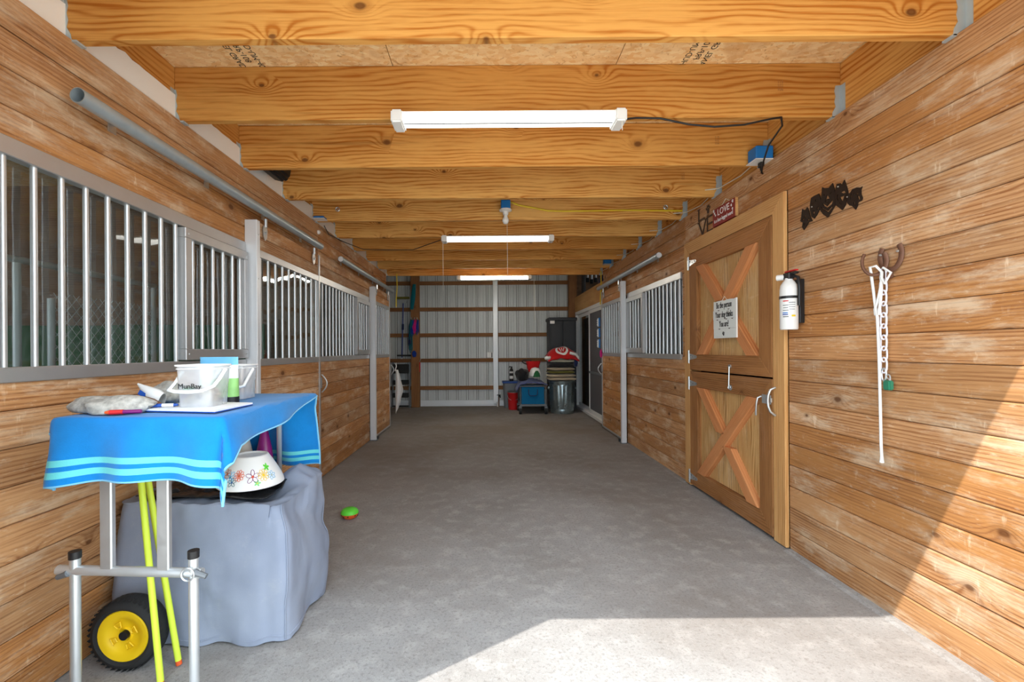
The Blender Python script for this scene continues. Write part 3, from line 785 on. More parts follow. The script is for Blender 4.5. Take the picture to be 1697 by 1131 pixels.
tag(MB().tube([(.705, 2.30, 2.46), (.80, 2.335, 2.488), (.93, 2.335, 2.485), (1.08, 2.335, 2.452), (1.22, 2.335, 2.438), (1.38, 2.335, 2.448), (1.52, 2.335, 2.478), (1.58, 2.338, 2.488), (1.64, 2.42, 2.484), (1.68, 2.6, 2.46), (1.76, 2.78, 2.43), (1.80, 2.86, 2.40), (1.815, 2.87, 2.40), (1.82, 2.90, 2.44), (1.822, 2.90, 2.482)], .0052, 7).build('power_cord', 'black', smooth=True), 'black power cord from the nearest strip light to the blue box', 'cord')

def jbox(c, w, dp, hh, label, plug=False):
    x, y, z = c
    t = thing('junction_box', label, 'junction box', (x, y, z), 'blue electrical boxes')
    MB().box(x-w/2, x+w/2, y-dp/2, y+dp/2, z, z+hh).build('box', 'blue', t, bevel=.006)
    MB().box(x-w/2-.008, x+w/2+.008, y-dp/2-.008, y+dp/2+.008, z-.006, z).build('cover_plate', 'white', t, bevel=.002)
    if plug: MB().box(x-.012, x+.016, y-.02, y+.015, z-.04, z-.006).build('plug', 'black', t, bevel=.005)
    return t
jbox((1.82, 2.90, 2.492), .115, .095, .088, 'near right blue electrical box with black plug', True)
jbox((1.80, 6.55, 2.53), .105, .085, .08, 'far right blue electrical box near the back beams')
jbox((-1.575, 4.125, 2.50), .10, .08, .02, 'flat blue electrical box on the left above the track')
t = thing('lamp_holder', 'bare bulb in a white porcelain holder under a blue box', 'light', (.18, 4.12, 2.56))
MB().box(.135, .222, 4.07, 4.165, 2.575, 2.655).build('box', 'blue', t, bevel=.005)
MB().lathe((.178, 4.115, 2.575), [(.058, 0), (.058, -.012), (.03, -.022), (.024, -.05)], 16).build('holder', 'white', t, smooth=True)
MB().lathe((.178, 4.115, 2.525), [(.016, 0), (.018, -.015), (.030, -.045), (.031, -.06), (.022, -.08), (.0, -.088)], 16).build('bulb', 'white', t, smooth=True)
MB().tube([(.19, 4.11, 2.54), (.192, 4.10, 2.3), (.193, 4.10, 1.93)], .0018, 5).build('pull_cord', 'whitecable', t)
tag(MB().tube([(.21, 4.155, 2.665), (.26, 4.16, 2.65), (.31, 4.163, 2.63), (.45, 4.163, 2.605), (.58, 4.163, 2.578), (.72, 4.163, 2.572), (1.0, 4.163, 2.574), (1.3, 4.163, 2.578), (1.6, 4.163, 2.573), (1.80, 4.163, 2.570), (1.865, 4.163, 2.57)], .0085, 7).build('yellow_cable', 'yellowcable', smooth=True), 'yellow cable stapled along the fifth joist from the bulb', 'cable')
for k in range(2, 9):
    y = JY[k]
    pts = [(1.78, y-.006, 2.545), (1.86, y-.008, 2.55), (1.893, y+.06, 2.56), (1.896, y+.3, 2.53-.01*(k % 2)), (1.893, JY[k+1]-.05, 2.545), (1.87, JY[k+1]-.006, 2.55)]
    if k == 2: pts = [(1.85, y-.05, 2.59), (1.885, y-.02, 2.60), (1.895, y+.06, 2.57), (1.896, y+.3, 2.54), (1.88, JY[3]-.03, 2.55), (1.78, JY[3]-.006, 2.545)]
    tag(MB().tube(pts, .004, 6).build('white_cable', 'whitecable', smooth=True), ['white cable leaving the near right blue box', 'white cable across the right rim board, first beyond the blue box', 'white cable on the right rim board above the red sign', 'white cable on the right rim above the door end', 'white cable on the right rim over the track start', 'white cable on the right rim over the track middle', 'white cable near the far right blue box'][k-2], 'cable', 'white cables along the right rim board')
for i, (x, y, lab) in enumerate(((-1.49, 7.2, 'thin yellow cable hanging at the end of the left wall'), (1.84, 7.06, 'thin yellow cable hanging at the end of the right wall'))):
    tag(MB().tube([(x, y, 2.52), (x+.005, y+.01, 2.3), (x-.01, y, 2.1), (x-.012, y, 1.98)], .009, 6).build('yellow_cable', 'yellowcable', smooth=True), lab, 'cable')
tag(MB().tube([(-1.60, 4.3, 2.487), (-1.63, 4.5, 2.46), (-1.63, 4.85, 2.485), (-1.60, 5.0, 2.487), (-1.50, 5.30, 2.486), (-1.3, 5.32, 2.484), (-.9, 5.33, 2.484), (-.5, 4.85, 2.484)], .0045, 6).build('black_cable', 'black', smooth=True), 'thin black cable from the left wall to the middle strip light', 'cable')
for x, y, lab in ((-1.415, JY[4], 'eye bolt on the left of the fifth joist'), (1.70, JY[4], 'eye bolt on the right of the fifth joist')):
    t = thing('eye_bolt', lab, 'eye bolt', (x, y, 2.60), 'eye bolts in the fifth joist')
    MB().cyl((x, y, 2.60), (x, y-.02, 2.60), .006, n=8).build('shank', 'zinc', t)
    MB().tube([(x+.018*math.cos(a), y-.024, 2.60+.018*math.sin(a)) for a in [i*math.pi/6 for i in range(12)]], .005, 6, True).build('ring', 'zinc', t, smooth=True)
# loudspeaker under the left end of the joists
t = thing('loudspeaker', 'small black loudspeaker tucked up behind the third joist', 'speaker', (-1.58, 3.2, 2.55))
m = MB().prism([(-1.664, 3.06, 2.62), (-1.60, 3.06, 2.55), (-1.53, 3.06, 2.532), (-1.49, 3.06, 2.56), (-1.47, 3.06, 2.66), (-1.664, 3.06, 2.70)], (0, .26, 0)); m.build('cabinet', 'black', t, bevel=.015, seg=2)
MB().box(-1.51, -1.50, 3.05, 3.06, 2.575, 2.583).build('badge', 'zinc', t)
MB().box(-1.66, -1.50, 3.1, 3.2, 2.69, 2.778).build('bracket', 'black', t)
tag(MB().lathe((-1.641, 4.245, 2.41), [(.02, 0), (.022, .01), (.012, .022), (0, .024)], 12, (1, 0, 0)).build('insulator_knob', 'white', smooth=True), 'white knob on the left wall above the end of the track', 'knob')
# stamped lettering on the strand board and on a joist
def stamp(rows, x, y, ex, ey, size, mat, par, z):
    for i, s in enumerate(rows):
        text(s, size, par, (x+ey[0]*i*size*1.15, y+ey[1]*i*size*1.15, z), ex, (-ey[0], -ey[1], 0), mat, 'stamp', .0003)
stamp(['PANEL GRADE', 'PRP-108', 'HUD-UM-40'], 1.16, 2.235, (0, -1, 0), (-1, 0), .045, 'ink', ceil, 2.7826)
stamp(['PANEL GRADE', 'PRP-108', 'HUD-UM-40'], -1.30, 2.235, (0, 1, 0), (1, 0), .045, 'ink', ceil, 2.7826)
for xx, k in ((1.58, 1), (1.56, 2), (1.60, 3)):
    for i, s in enumerate(('115', '102', '106')):
        text(s, .022, ceil, (xx, JY[k]-.0006, 2.68-.02*i), (1, 0, 0), (0, 0, 1), 'doorframe', 'stamp', .0003)
#PART2
# ------------------------------------------------------------------ things on the right wall
WR = XR
# wolf silhouettes cut from sheet metal
WOLF = [([(2.58,2.073),(2.557,2.057),(2.54,2.071),(2.526,2.044),(2.518,2.012),(2.5,1.978),(2.529,1.98),(2.544,1.965),(2.567,1.945),(2.581,1.967),(2.576,1.992),(2.596,2.005),(2.587,2.03)],[[(2.562,2.032),(2.551,2.027),(2.554,2.015),(2.562,2.021)],[(2.538,1.996),(2.522,2.004),(2.521,1.994),(2.533,1.988)],[(2.581,2.009),(2.571,2.015),(2.562,2.008),(2.576,2.002)],[(2.568,1.988),(2.56,1.987),(2.562,1.97),(2.569,1.975)]]),([(2.508,2.114),(2.484,2.117),(2.451,2.117),(2.438,2.085),(2.437,2.047),(2.451,2.023),(2.464,2.005),(2.485,1.988),(2.507,2.006),(2.517,2.044),(2.517,2.08)],[[(2.496,2.037),(2.487,2.028),(2.476,2.034),(2.483,2.017),(2.489,2.008),(2.494,2.021)],[(2.464,2.043),(2.449,2.048),(2.455,2.034),(2.464,2.027)],[(2.497,2.08),(2.489,2.083),(2.493,2.065)],[(2.476,2.095),(2.465,2.085),(2.474,2.081)]]),([(2.426,2.144),(2.41,2.133),(2.378,2.123),(2.353,2.139),(2.342,2.105),(2.336,2.082),(2.338,2.05),(2.337,2.013),(2.356,1.993),(2.387,1.964),(2.419,1.991),(2.443,2.024),(2.437,2.072),(2.43,2.097)],[[(2.39,2.091),(2.375,2.069),(2.375,2.044),(2.389,2.043),(2.404,2.057),(2.398,2.074)],[(2.424,2.055),(2.41,2.046),(2.391,2.028),(2.355,2.05),(2.35,2.039),(2.358,2.026),(2.389,2.018),(2.414,2.036)],[(2.436,2.042),(2.411,2.018),(2.387,2.001),(2.356,2.018),(2.354,2.01),(2.383,1.991),(2.427,2.026)],[(2.414,2.101),(2.402,2.097),(2.41,2.09)],[(2.371,2.092),(2.359,2.093),(2.365,2.083)]]),([(2.325,2.124),(2.302,2.119),(2.293,2.105),(2.275,2.126),(2.26,2.083),(2.253,2.055),(2.259,2.022),(2.269,1.994),(2.289,1.973),(2.314,1.997),(2.333,2.015),(2.336,2.058),(2.335,2.088)],[[(2.299,2.069),(2.277,2.073),(2.265,2.057),(2.281,2.056)],[(2.305,2.047),(2.274,2.045),(2.285,2.02),(2.294,2.026)],[(2.321,2.059),(2.314,2.068),(2.316,2.042),(2.312,2.029),(2.323,2.042)],[(2.268,2.04),(2.258,2.047),(2.265,2.022),(2.273,2.013)],[(2.309,2.02),(2.296,2.012),(2.294,2.002)]]),([(2.242,2.043),(2.225,2.059),(2.198,2.058),(2.178,2.05),(2.167,2.051),(2.175,2.038),(2.174,2.015),(2.166,1.993),(2.171,1.983),(2.192,1.982),(2.195,1.967),(2.207,1.949),(2.227,1.974),(2.243,1.982),(2.257,1.999),(2.257,2.025),(2.251,2.049)],[[(2.195,2.017),(2.182,2.007),(2.179,1.992),(2.19,1.993)],[(2.22,2.035),(2.208,2.036),(2.212,2.029)],[(2.239,2.03),(2.23,2.044),(2.232,2.022),(2.239,2.004)],[(2.217,1.991),(2.209,1.994),(2.209,1.974),(2.217,1.977)],[(2.202,2.028),(2.185,2.029),(2.197,2.021)]])]
t = thing('wolf_wall_art', 'dark metal cutout of five wolf heads high on the right wall', 'wall art', (WR-.007, 2.38, 2.05))
def cut_sheet(name, outer, holes, x, T, mat, parent):
    bm = bmesh.new(); loops = []
    for lp in [outer]+holes:
        vs = [bm.verts.new((x, p[0], p[1])) for p in lp]
        loops.append(vs)
        for i in range(len(vs)): bm.edges.new((vs[i], vs[(i+1) % len(vs)]))
    bmesh.ops.triangle_fill(bm, use_beauty=True, use_dissolve=False, edges=bm.edges[:])
    r = bmesh.ops.extrude_face_region(bm, geom=bm.faces[:])
    bmesh.ops.translate(bm, verts=[g for g in r['geom'] if isinstance(g, bmesh.types.BMVert)], vec=(-T, 0, 0))
    bmesh.ops.recalc_face_normals(bm, faces=bm.faces)
    l = wloc(parent); bmesh.ops.translate(bm, verts=bm.verts, vec=-l)
    me = bpy.data.meshes.new(name); bm.to_mesh(me); bm.free(); me.materials.append(M[mat]); return link(name, me, parent)
for o_, h_ in WOLF: cut_sheet('wolf_head', o_, h_, WR-.002, .005, 'art', t)
MB().prism([(WR-.002, 2.388+.011*math.cos(a), 2.056+.011*math.sin(a)) for a in [i*math.pi/4 for i in range(8)]], (-.005, 0, 0)).build('nose', 'art', t)
for y_, z_ in ((2.313, 2.105), (2.50, 2.06), (2.255, 2.03)): MB().cyl((WR-.007, y_, z_), (WR-.011, y_, z_), .004, .003, 8).build('screw', 'zinc', t)

# fire extinguisher
ex_, ey_ = 1.795, 2.600
t = thing('fire_extinguisher', 'white fire extinguisher strapped to the wall beside the dutch door', 'extinguisher', (ex_, ey_, 1.362))
MB().lathe((ex_, ey_, 1.362), [(.044, 0), (.047, .006), (.047, .235), (.043, .262), (.030, .285), (.020, .295), (.020, .305)], 28).build('cylinder', 'white', t, smooth=True)
hd = MB().box(ex_-.018, ex_+.018, ey_-.028, ey_+.028, 1.662, 1.70).box(ex_-.012, ex_+.012, ey_-.075, ey_+.01, 1.685, 1.698).build('valve_head', 'black', t, bevel=.005)
MB().box(ex_-.011, ex_+.011, ey_-.07, ey_+.025, 1.703, 1.711).build('lever', 'red', hd, bevel=.003)
MB().cyl((ex_-.005, ey_+.028, 1.678), (ex_-.03, ey_+.06, 1.678), .018, n=16).build('gauge', 'white', hd, smooth=True)
MB().tube([(ex_+.01, ey_-.025, 1.68), (ex_+.02, ey_-.052, 1.665), (ex_+.022, ey_-.058, 1.60), (ex_+.022, ey_-.056, 1.53), (ex_+.022, ey_-.056, 1.50)], .009, 8).build('hose', 'black', t, smooth=True)
MB().pipe((ex_, ey_, 1.545), (ex_, ey_, 1.56), .0495, .0472, 28).build('strap', 'black', t)
MB().box(ex_+.045, WR-.0005, ey_-.03, ey_+.03, 1.40, 1.66).build('bracket', 'black', t, bevel=.003)
def on_cyl(yaw, z, w, h_, mat, nm):
    m = MB(); n = 6
    def fn(a, b):
        q = yaw+(a-.5)*w/.0475; return (ex_+math.cos(q)*.0478, ey_+math.sin(q)*.0478, z+(b-.5)*h_)
    m.grid(fn, n, 2); return m.build(nm, mat, t)
base = math.atan2(-ey_, -ex_)
for dq, z, w, h_, mt in ((.35, 1.53, .03, .006, 'red'), (.35, 1.505, .03, .004, 'grey'), (.35, 1.49, .026, .004, 'grey'), (.35, 1.475, .03, .004, 'grey'), (.4, 1.46, .028, .006, 'blue'), (.4, 1.45, .03, .006, 'bluepen'), (.35, 1.437, .03, .004, 'ink'),
                          (-.35, 1.52, .034, .004, 'grey'), (-.35, 1.507, .034, .003, 'grey'), (-.35, 1.494, .034, .003, 'grey'), (-.35, 1.48, .03, .003, 'grey'), (-.5, 1.442, .022, .010, 'yellow')):
    on_cyl(base-dq, z, w, h_, mt, 'label_print')

# horseshoe hook with rope, chain and padlock
def shoe(c, ex, ez, r, parent, nm='horseshoe'):
    c, ex, ez = Vector(c), Vector(ex), Vector(ez); pts = []
    for i in range(17):
        a = math.pi*(1.12-1.24*0+0) ; ang = -math.pi*.5+(i/16-.5)*math.pi*1.42
        rr = r*(1.12-.10*abs(math.cos(ang))) ; pts.append(c+ex*math.cos(ang)*r*.86+ez*math.sin(ang)*r*1.08)
    return MB().tube(pts, .0125, 8, flat=.55).build(nm, 'rust', parent, smooth=True)
t = thing('horseshoe_hook', 'rusty hook welded from horseshoes on the right wall', 'hook', (WR, 2.06, 1.6))
shoe((WR-.012, 2.045, 1.675), (0, -1, 0), (0, 0, 1), .062, t)
shoe((WR-.050, 2.088, 1.655), (-.75, .45, 0), (0, 0, 1), .058, t)
MB().box(WR-.03, WR, 2.04, 2.07, 1.57, 1.60).build('weld_plate', 'rust', t, bevel=.005)
for y_ in (2.0, 2.085): MB().cyl((WR-.02, y_, 1.685), (WR-.027, y_, 1.685), .006, .004, 8).build('screw', 'zinc', t)
rx = WR-.045
t = thing('rope', 'white rope looped over the horseshoe hook, one end hanging low', 'rope', (rx, 2.09, .72))
MB().tube([(rx-.01, 2.125, 1.60), (rx-.02, 2.12, 1.63), (rx-.01, 2.10, 1.632), (rx+.005, 2.085, 1.60), (rx, 2.085, 1.54), (rx, 2.10, 1.48), (rx, 2.118, 1.43), (rx, 2.115, 1.405), (rx, 2.10, 1.405), (rx+.002, 2.093, 1.45), (rx+.004, 2.088, 1.52), (rx+.004, 2.086, 1.60)], .006, 8).build('loop', 'whitecloth', t, smooth=True)
MB().tube([(rx-.01, 2.126, 1.60), (rx-.003, 2.122, 1.52), (rx, 2.115, 1.44), (rx, 2.105, 1.39), (rx+.002, 2.10, 1.2), (rx+.004, 2.098, 1.0), (rx+.006, 2.097, .8), (rx+.008, 2.096, .74)], .006, 8).build('hanging_end', 'whitecloth', t, smooth=True)
MB().cyl((rx+.008, 2.096, .745), (rx+.008, 2.096, .715), .006, .009, 8).build('frayed_tip', 'whitecloth', t)
MB().tube([(rx+.0, 2.075, 1.62), (rx, 2.035, 1.59), (rx, 2.065, 1.545), (rx, 2.085, 1.58)], .005, 6).build('knot_loop', 'whitecloth', t, smooth=True)
t = thing('chain', 'white plastic chain hanging beside the rope on the horseshoe hook', 'chain', (WR-.03, 2.07, 1.1))
z = 1.585; k = 0
while z > 1.14:
    pts = []
    for i in range(16):
        a = 2*math.pi*i/16; lx = .0155*math.cos(a); lz = .030*math.sin(a)+(.006 if math.sin(a) > 0 else -.006)
        pts.append((WR-.028+(lx if k % 2 else 0), 2.072+(0 if k % 2 else lx), z+lz))
    MB().tube(pts, .0038, 6, True).build('link', 'chain', t, smooth=True); z -= .052; k += 1
MB().tube([(WR-.028, 2.072+.012*math.cos(a), 1.125+.03*math.sin(a)) for a in [i*math.pi/6 for i in range(12)]], .004, 6, True).build('snap_hook', 'zinc', t, smooth=True)
t = thing('padlock', 'small green padlock at the end of the hanging chain', 'padlock', (WR-.028, 2.052, 1.06))
MB().box(WR-.04, WR-.016, 2.032, 2.068, 1.055, 1.10).build('body', 'padlock', t, bevel=.005, seg=2)
MB().tube([(WR-.028, 2.04, 1.10)]+[(WR-.028, 2.05+.010*math.cos(a), 1.115+.012*math.sin(a)) for a in [math.pi*i/6 for i in range(7)][::1]]+[(WR-.028, 2.04, 1.10)], .003, 6).build('shackle', 'zinc', t, smooth=True)

for nm_, d_ in (('horseshoe_hook', .035), ('rope', .062), ('chain', .042), ('padlock', .042)): bpy.data.objects[nm_].location.y -= d_

# signs
t = thing('red_sign', 'dark red LOVE sign with white paw prints hung over the dutch door', 'sign', (WR, 3.40, 2.24))
sx0 = WR-.025
MB().box(sx0, WR-.006, 3.245, 3.565, 2.238, 2.378).build('board', 'rederr', t, bevel=.002)
MB().box(sx0+.002, WR-.004, 3.238, 3.245, 2.238, 2.378).build('edge', 'casing', t)
MB().tube([(WR-.01, 3.46, 2.378), (WR-.008, 3.40, 2.42), (WR-.01, 3.33, 2.378)], .0025, 5).build('hanging_cord', 'whitecable', t)
text('LOVE', .072, t, (sx0-.001, 3.405, 2.335), (0, -1, 0), (0, 0, 1), 'paper')
text('is a four-legged word', .042, t, (sx0-.001, 3.405, 2.277), (0, -1, 0), (0, 0, 1), 'paper', sx=.74)
def paw(par, x, y, z, s, mat, nm='paw_print', rot=0):
    m = MB(); c, sn = math.cos(rot), math.sin(rot)
    for dy, dz, r in ((0, 0, .5), (-.55, .42, .22), (-.2, .75, .24), (.22, .75, .24), (.55, .42, .22)):
        cy, cz = y+s*(dy*c-dz*sn), z+s*(dy*sn+dz*c)
        m.prism([(x, cy+s*r*.85*math.cos(a), cz+s*r*math.sin(a)) for a in [i*math.pi/5 for i in range(10)]], (-.0012, 0, 0))
    return m.build(nm, mat, par)
for y_, z_, s_, r_ in ((3.55, 2.362, .016, .5), (3.535, 2.34, .014, .2), (3.52, 2.322, .012, .3), (3.272, 2.355, .017, -.4), (3.29, 2.33, .014, -.4), (3.275, 2.30, .013, -.3)): paw(t, sx0-.0005, y_, z_, s_, 'paper', rot=r_)
t = thing('metal_love_letters', 'bronze metal LOVE letters with a paw for the O beside the red sign', 'wall art', (WR, 3.73, 2.24))
def bar2(par, p, q, w, nm):
    a, b = Vector((WR-.004, *p)), Vector((WR-.004, *q)); d = (b-a).normalized(); n = Vector((1, 0, 0)).cross(d)
    return MB().prism([a-n*w, a+n*w, b+n*w, b-n*w], (-.005, 0, 0)).build(nm, 'bronze', par)
m = MB()
def seg(p, q, w=.007):
    a, b = Vector((WR-.003, *p)), Vector((WR-.003, *q)); d = (b-a).normalized(); n = Vector((1, 0, 0)).cross(d)
    m.prism([a-n*w, a+n*w, b+n*w, b-n*w], (-.005, 0, 0))
seg((3.84, 2.47), (3.84, 2.37)); seg((3.845, 2.372), (3.74, 2.372)); seg((3.86, 2.47), (3.82, 2.47), .004); m.build('letter_l', 'bronze', t); m = MB()
seg((3.84, 2.355), (3.775, 2.235)); seg((3.775, 2.235), (3.715, 2.355)); seg((3.86, 2.355), (3.82, 2.355), .004); seg((3.735, 2.355), (3.70, 2.355), .004); m.build('letter_v', 'bronze', t); m = MB()
seg((3.69, 2.36), (3.69, 2.24)); 
for z_ in (2.36, 2.30, 2.24): seg((3.695, z_), (3.61, z_))
m.build('letter_e', 'bronze', t)
paw(t, WR-.003, 3.68, 2.415, .05, 'bronze', 'paw_letter_o')

t = thing('plank_sign', 'white plank sign reading Be the person your dog thinks you are', 'sign', (1.828, 3.365, 1.33))
sx = 1.822
for i in range(4):
    z0 = 1.333+.0735*i; w_ = .004*((i*7) % 3-1)
    m = MB(); n = 10
    top = [(sx, 3.205+w_+.315*j/n, z0+.0725-(.004 if (j*5+i) % 4 == 0 and i == 3 else 0)) for j in range(n+1)]
    m.prism([(sx, 3.52+w_, z0), (sx, 3.205+w_, z0)]+top, (.010, 0, 0)); m.build('slat', 'signwhite', t)
MB().box(sx-.001, sx+.010, 3.198, 3.206, 1.333, 1.626).build('edge_strip', 'white', t)
MB().tube([(sx+.005, 3.40, 1.625), (sx+.008, 3.37, 1.655), (sx+.005, 3.33, 1.625)], .002, 5).build('hanging_cord', 'whitecable', t)
for s_, z_ in (('Be the person', 1.588), ('Your dog thinks', 1.515), ('You are!', 1.442)):
    text(s_, .068, t, (sx-.001, 3.365, z_), (0, -1, 0), (0, 0, 1), 'ink', sx=.56, ext=.0012)
paw(t, sx-.0005, 3.37, 1.362, .022, 'ink', rot=-.3)
for y_, z_ in ((3.44, 1.553), (3.30, 1.553), (3.46, 1.48), (3.33, 1.48), (3.25, 1.48), (3.43, 1.407), (3.29, 1.407)):
    MB().prism([(sx-.0006, y_+.016, z_+.001), (sx-.0006, y_, z_-.007), (sx-.0006, y_-.016, z_+.001)], (-.0005, 0, 0)).build('chip', 'bronze', t)

# blue and white tags and a pink one on the right sliding door edge
for i, (z0, lab) in enumerate(((1.62, 'top blue and white tag on the far right sliding door edge'), (1.45, 'middle blue and white tag on the far right sliding door edge'), (1.28, 'lowest blue and white tag on the far right sliding door edge'))):
    t = thing('hanging_tag', lab, 'tag', (1.79, 6.99, z0), 'blue and white tags')
    MB().box(1.760, 1.775, 6.97, 7.0, z0, z0+.13).build('white_half', 'white', t, bevel=.004)
    MB().box(1.775, 1.800, 6.966, 6.998, z0, z0+.14).build('blue_half', 'blue', t, bevel=.004)
    for zz in (.03, .065, .10): MB().box(1.752, 1.760, 6.972, 6.998, z0+zz-.012, z0+zz+.008).build('scallop', 'white', t, bevel=.003)
tag(MB().ball((1.80, 6.93, 1.19), .022, .02, .07, 10, 8, .3, 3).build('pink_halter_tassel', 'pink', smooth=True), 'dusty pink tassel on the right sliding door edge', 'tassel')

# ------------------------------------------------------------------ folding table with towel
TY0, TY1, TX0, TX1, TZ = 1.44, 2.20, -1.415, -.88, 1.03
t = thing('folding_table', 'folding aluminium leg table under the blue towel', 'table', (-1.15, 1.82, 0))
MB().box(TX0+.01, TX1-.01, TY0+.01, TY1-.01, TZ-.022, TZ).build('table_top', 'offwhite', t, bevel=.006)
for x in (-1.307, -1.113): MB().box(x-.021, x+.021, 1.488, 1.510, .50, 1.008).build('upper_leg', 'alu', t, bevel=.004)
MB().cyl((-1.478, 1.500, .506), (-.985, 1.500, .492), .0165, n=14).build('cross_tube', 'bar', t, smooth=True)
for x, e in ((-1.421, -1), (-1.014, 1)):
    l = MB().cyl((x, 1.500, .0), (x, 1.500, .545), .0155, n=14).build('lower_leg', 'bar', t, smooth=True)
    MB().cyl((x, 1.500, .545), (x, 1.500, .57), .018, n=14).build('black_cap', 'black', l, smooth=True)
    MB().cyl((x+e*.012, 1.488, .50), (x+e*.05, 1.49, .485), .012, .009, 10).build('clamp_lever', 'grey', l)
MB().tube([(-1.02+.022*math.cos(a), 1.478, .497+.022*math.sin(a)) for a in [i*math.pi/8 for i in range(16)]], .003, 6, True).build('ring_pin', 'zinc', t, smooth=True)
MB().obox((-1.255, 1.53, .955), (.045, .02, .05), (.0, .006, 0), (.008, 0, -.008)).build('fold_brace', 'whitemetal', t)
for x0, x1 in ((-1.023, -1.266), (-1.30, -1.50)):
    l = MB().cyl((x0, 2.14, 1.008), (x1, 2.648, .0), .0125, n=12).build('rear_leg', 'bar', t, smooth=True)
MB().tube([(-1.05, 1.98, 1.005), (-1.05, 2.02, .945), (-1.05, 2.14, .90), (-1.055, 2.19, .905)], .007, 6).build('fold_brace', 'whitemetal', t, smooth=True)

LW, LL, TT = TX1-TX0, TY1-TY0, TZ+.006
def lerp(tab, x):
    if x <= tab[0][0]: return tab[0][1]
    for (a, b), (c, d) in zip(tab, tab[1:]):
        if x <= c: return b+(d-b)*(x-a)/(c-a)
    return tab[-1][1]
def towel_pos(s, t_):
    bx = TX0+min(max(t_, 0), LW); by = TY0+min(max(s, 0), LL)
    ox = max(0, t_-LW)-max(0, -t_); oy = max(0, s-LL)-max(0, -s)
    h = math.hypot(ox, oy); z = TT+.0015*mnoise.noise(Vector((t_*9, s*9, 0)))
    if h > 1e-6:
        dx, dy = ox/h, oy/h
        k = .30 if oy > 0 else .05
        out = min(h, .014)+k*h*(dy*dy if oy > 0 else 1)
        rip = .022*math.sin((t_*26 if abs(dy) > .6 else s*17)+1.2)*min(1, h/.2)+.05*h*mnoise.noise(Vector((t_*6, s*6, 3)))
        bx += dx*(out+rip); by += dy*(out+rip); z -= max(0, h-.008)*(.97 if oy <= 0 else .93)
    return Vector((bx, by, z))
S_F, S_B = -.235, LL+.43
rows = [S_F, S_F+.006, S_F+.028, S_F+.050, S_F+.066, S_F+.088] + [S_F+.1+.0135*i for i in range(10)]
rows = [r for r in rows if r < -.01]+[-.008, 0.0]+[LL*i/26 for i in range(1, 26)]+[LL, LL+.008]+[LL+.02+.022*i for i in range(16)]
rows = [r for r in rows if r < S_B-.10]+[S_B-.088, S_B-.066, S_B-.05, S_B-.028, S_B-.006, S_B]
NT_ = 48
ovr = [(-.25, .175), (0, .165), (.05, .12), (.25, .105), (.45, .085), (.62, .045), (.76, .02), (.85, -.01), (1.2, -.03)]
ovl = [(-.25, .075), (0, .05), (.15, .02), (.8, .01)]
m = MB(); V = []
for s in rows:
    a, b = -lerp(ovl, s), LW+lerp(ovr, s)
    for j in range(NT_+1):
        f = j/NT_; tt = a+(b-a)*f
        ss = s
        if s < 0: ss = s*(1.02-.10*math.sin(math.pi*min(1, f*1.15))+.02*f)
        V.append(towel_pos(ss, tt))
F = []; MI = []
def band(s0, s1):
    mid = (s0+s1)/2
    for e0, sg in ((S_F, 1), (S_B, -1)):
        d = (mid-e0)*sg
        if 0 <= d < .006: return 2
        if .028 < d < .050 or .066 < d < .088: return 1
    return 0
for i in range(len(rows)-1):
    for j in range(NT_):
        F.append((i*(NT_+1)+j, i*(NT_+1)+j+1, (i+1)*(NT_+1)+j+1, (i+1)*(NT_+1)+j))
        MI.append(2 if j in (0, NT_-1) and 0 else band(rows[i], rows[i+1]))
m.v = [tuple(v) for v in V]; m.f = [list(f) for f in F]; m.mi = MI
tw = m.build('beach_towel', ['towel', 'stripe', 'hem'], None, smooth=True, solid=.006)
tag(tw, 'bright blue towel with aqua striped ends draped over the folding table', 'towel')
n_ = NT_+1
edge = [V[i*n_+NT_] for i in range(len(rows))]
MB().tube(edge, .0045, 6).build('hem_edging', 'hem', tw, smooth=True)
MB().tube([V[i*n_] for i in range(len(rows))], .0045, 6).build('hem_edging', 'hem', tw, smooth=True)

ZT = TT+.007
def rockmesh(c, r, seed, flat_=.5):
    m = MB(); m.ball(c, *r, 28, 18, .35, seed)
    m.v = [(x, y, max(z, ZT)) for x, y, z in m.v]; return m
tag(rockmesh((-1.315, 1.535, ZT+.018), (.132, .075, .042), 2.3).build('flat_rock', 'rock', smooth=True), 'large flat grey rock on the left of the towel', 'rock')
tag(rockmesh((-1.315, 1.80, ZT+.03), (.062, .06, .055), 5.1).build('round_rock', 'rock', smooth=True), 'smaller upright grey rock behind the white tube', 'rock')
t = thing('ointment_tube', 'white squeezed tube lying against the grey rocks', 'tube', (-1.24, 1.62, ZT))
A_, B_ = Vector((-1.325, 1.655, ZT+.088)), Vector((-1.205, 1.615, ZT+.026))
m = MB()
def tubefn(a, b):
    d = (B_-A_); p = A_+d*b; w = .004+.030*min(1, b*1.25); th = .003+.020*min(1, b*1.6)*(1 if b < .8 else 1-(b-.8)*2.2)
    u = Vector((.3, 1, .1)).normalized(); v = d.normalized().cross(u)
    q = 2*math.pi*a; return p+v*math.cos(q)*w+u*math.sin(q)*th
m.grid(tubefn, 16, 12, True); m.build('body', 'white', t, smooth=True)
MB().tube([B_+Vector((-.05, -.018, .012)), B_+Vector((-.02, -.025, .0)), B_+Vector((.02, -.02, -.012))], [.010, .016, .004], 8).build('torn_end', 'rust', t, smooth=True)
MB().obox((A_+B_)/2+Vector((-.01, -.022, -.004)), (.012, .002, -.009), (0, .0006, 0), (.004, 0, .008)).build('printed_mark', 'bluepen', t)
t = thing('notepad', 'white writing pad under the clear bucket', 'notepad', (-1.07, 1.6, ZT))
P4 = [(-1.215, 1.53, ZT), (-.925, 1.482, ZT), (-.915, 1.70, ZT), (-1.205, 1.75, ZT)]
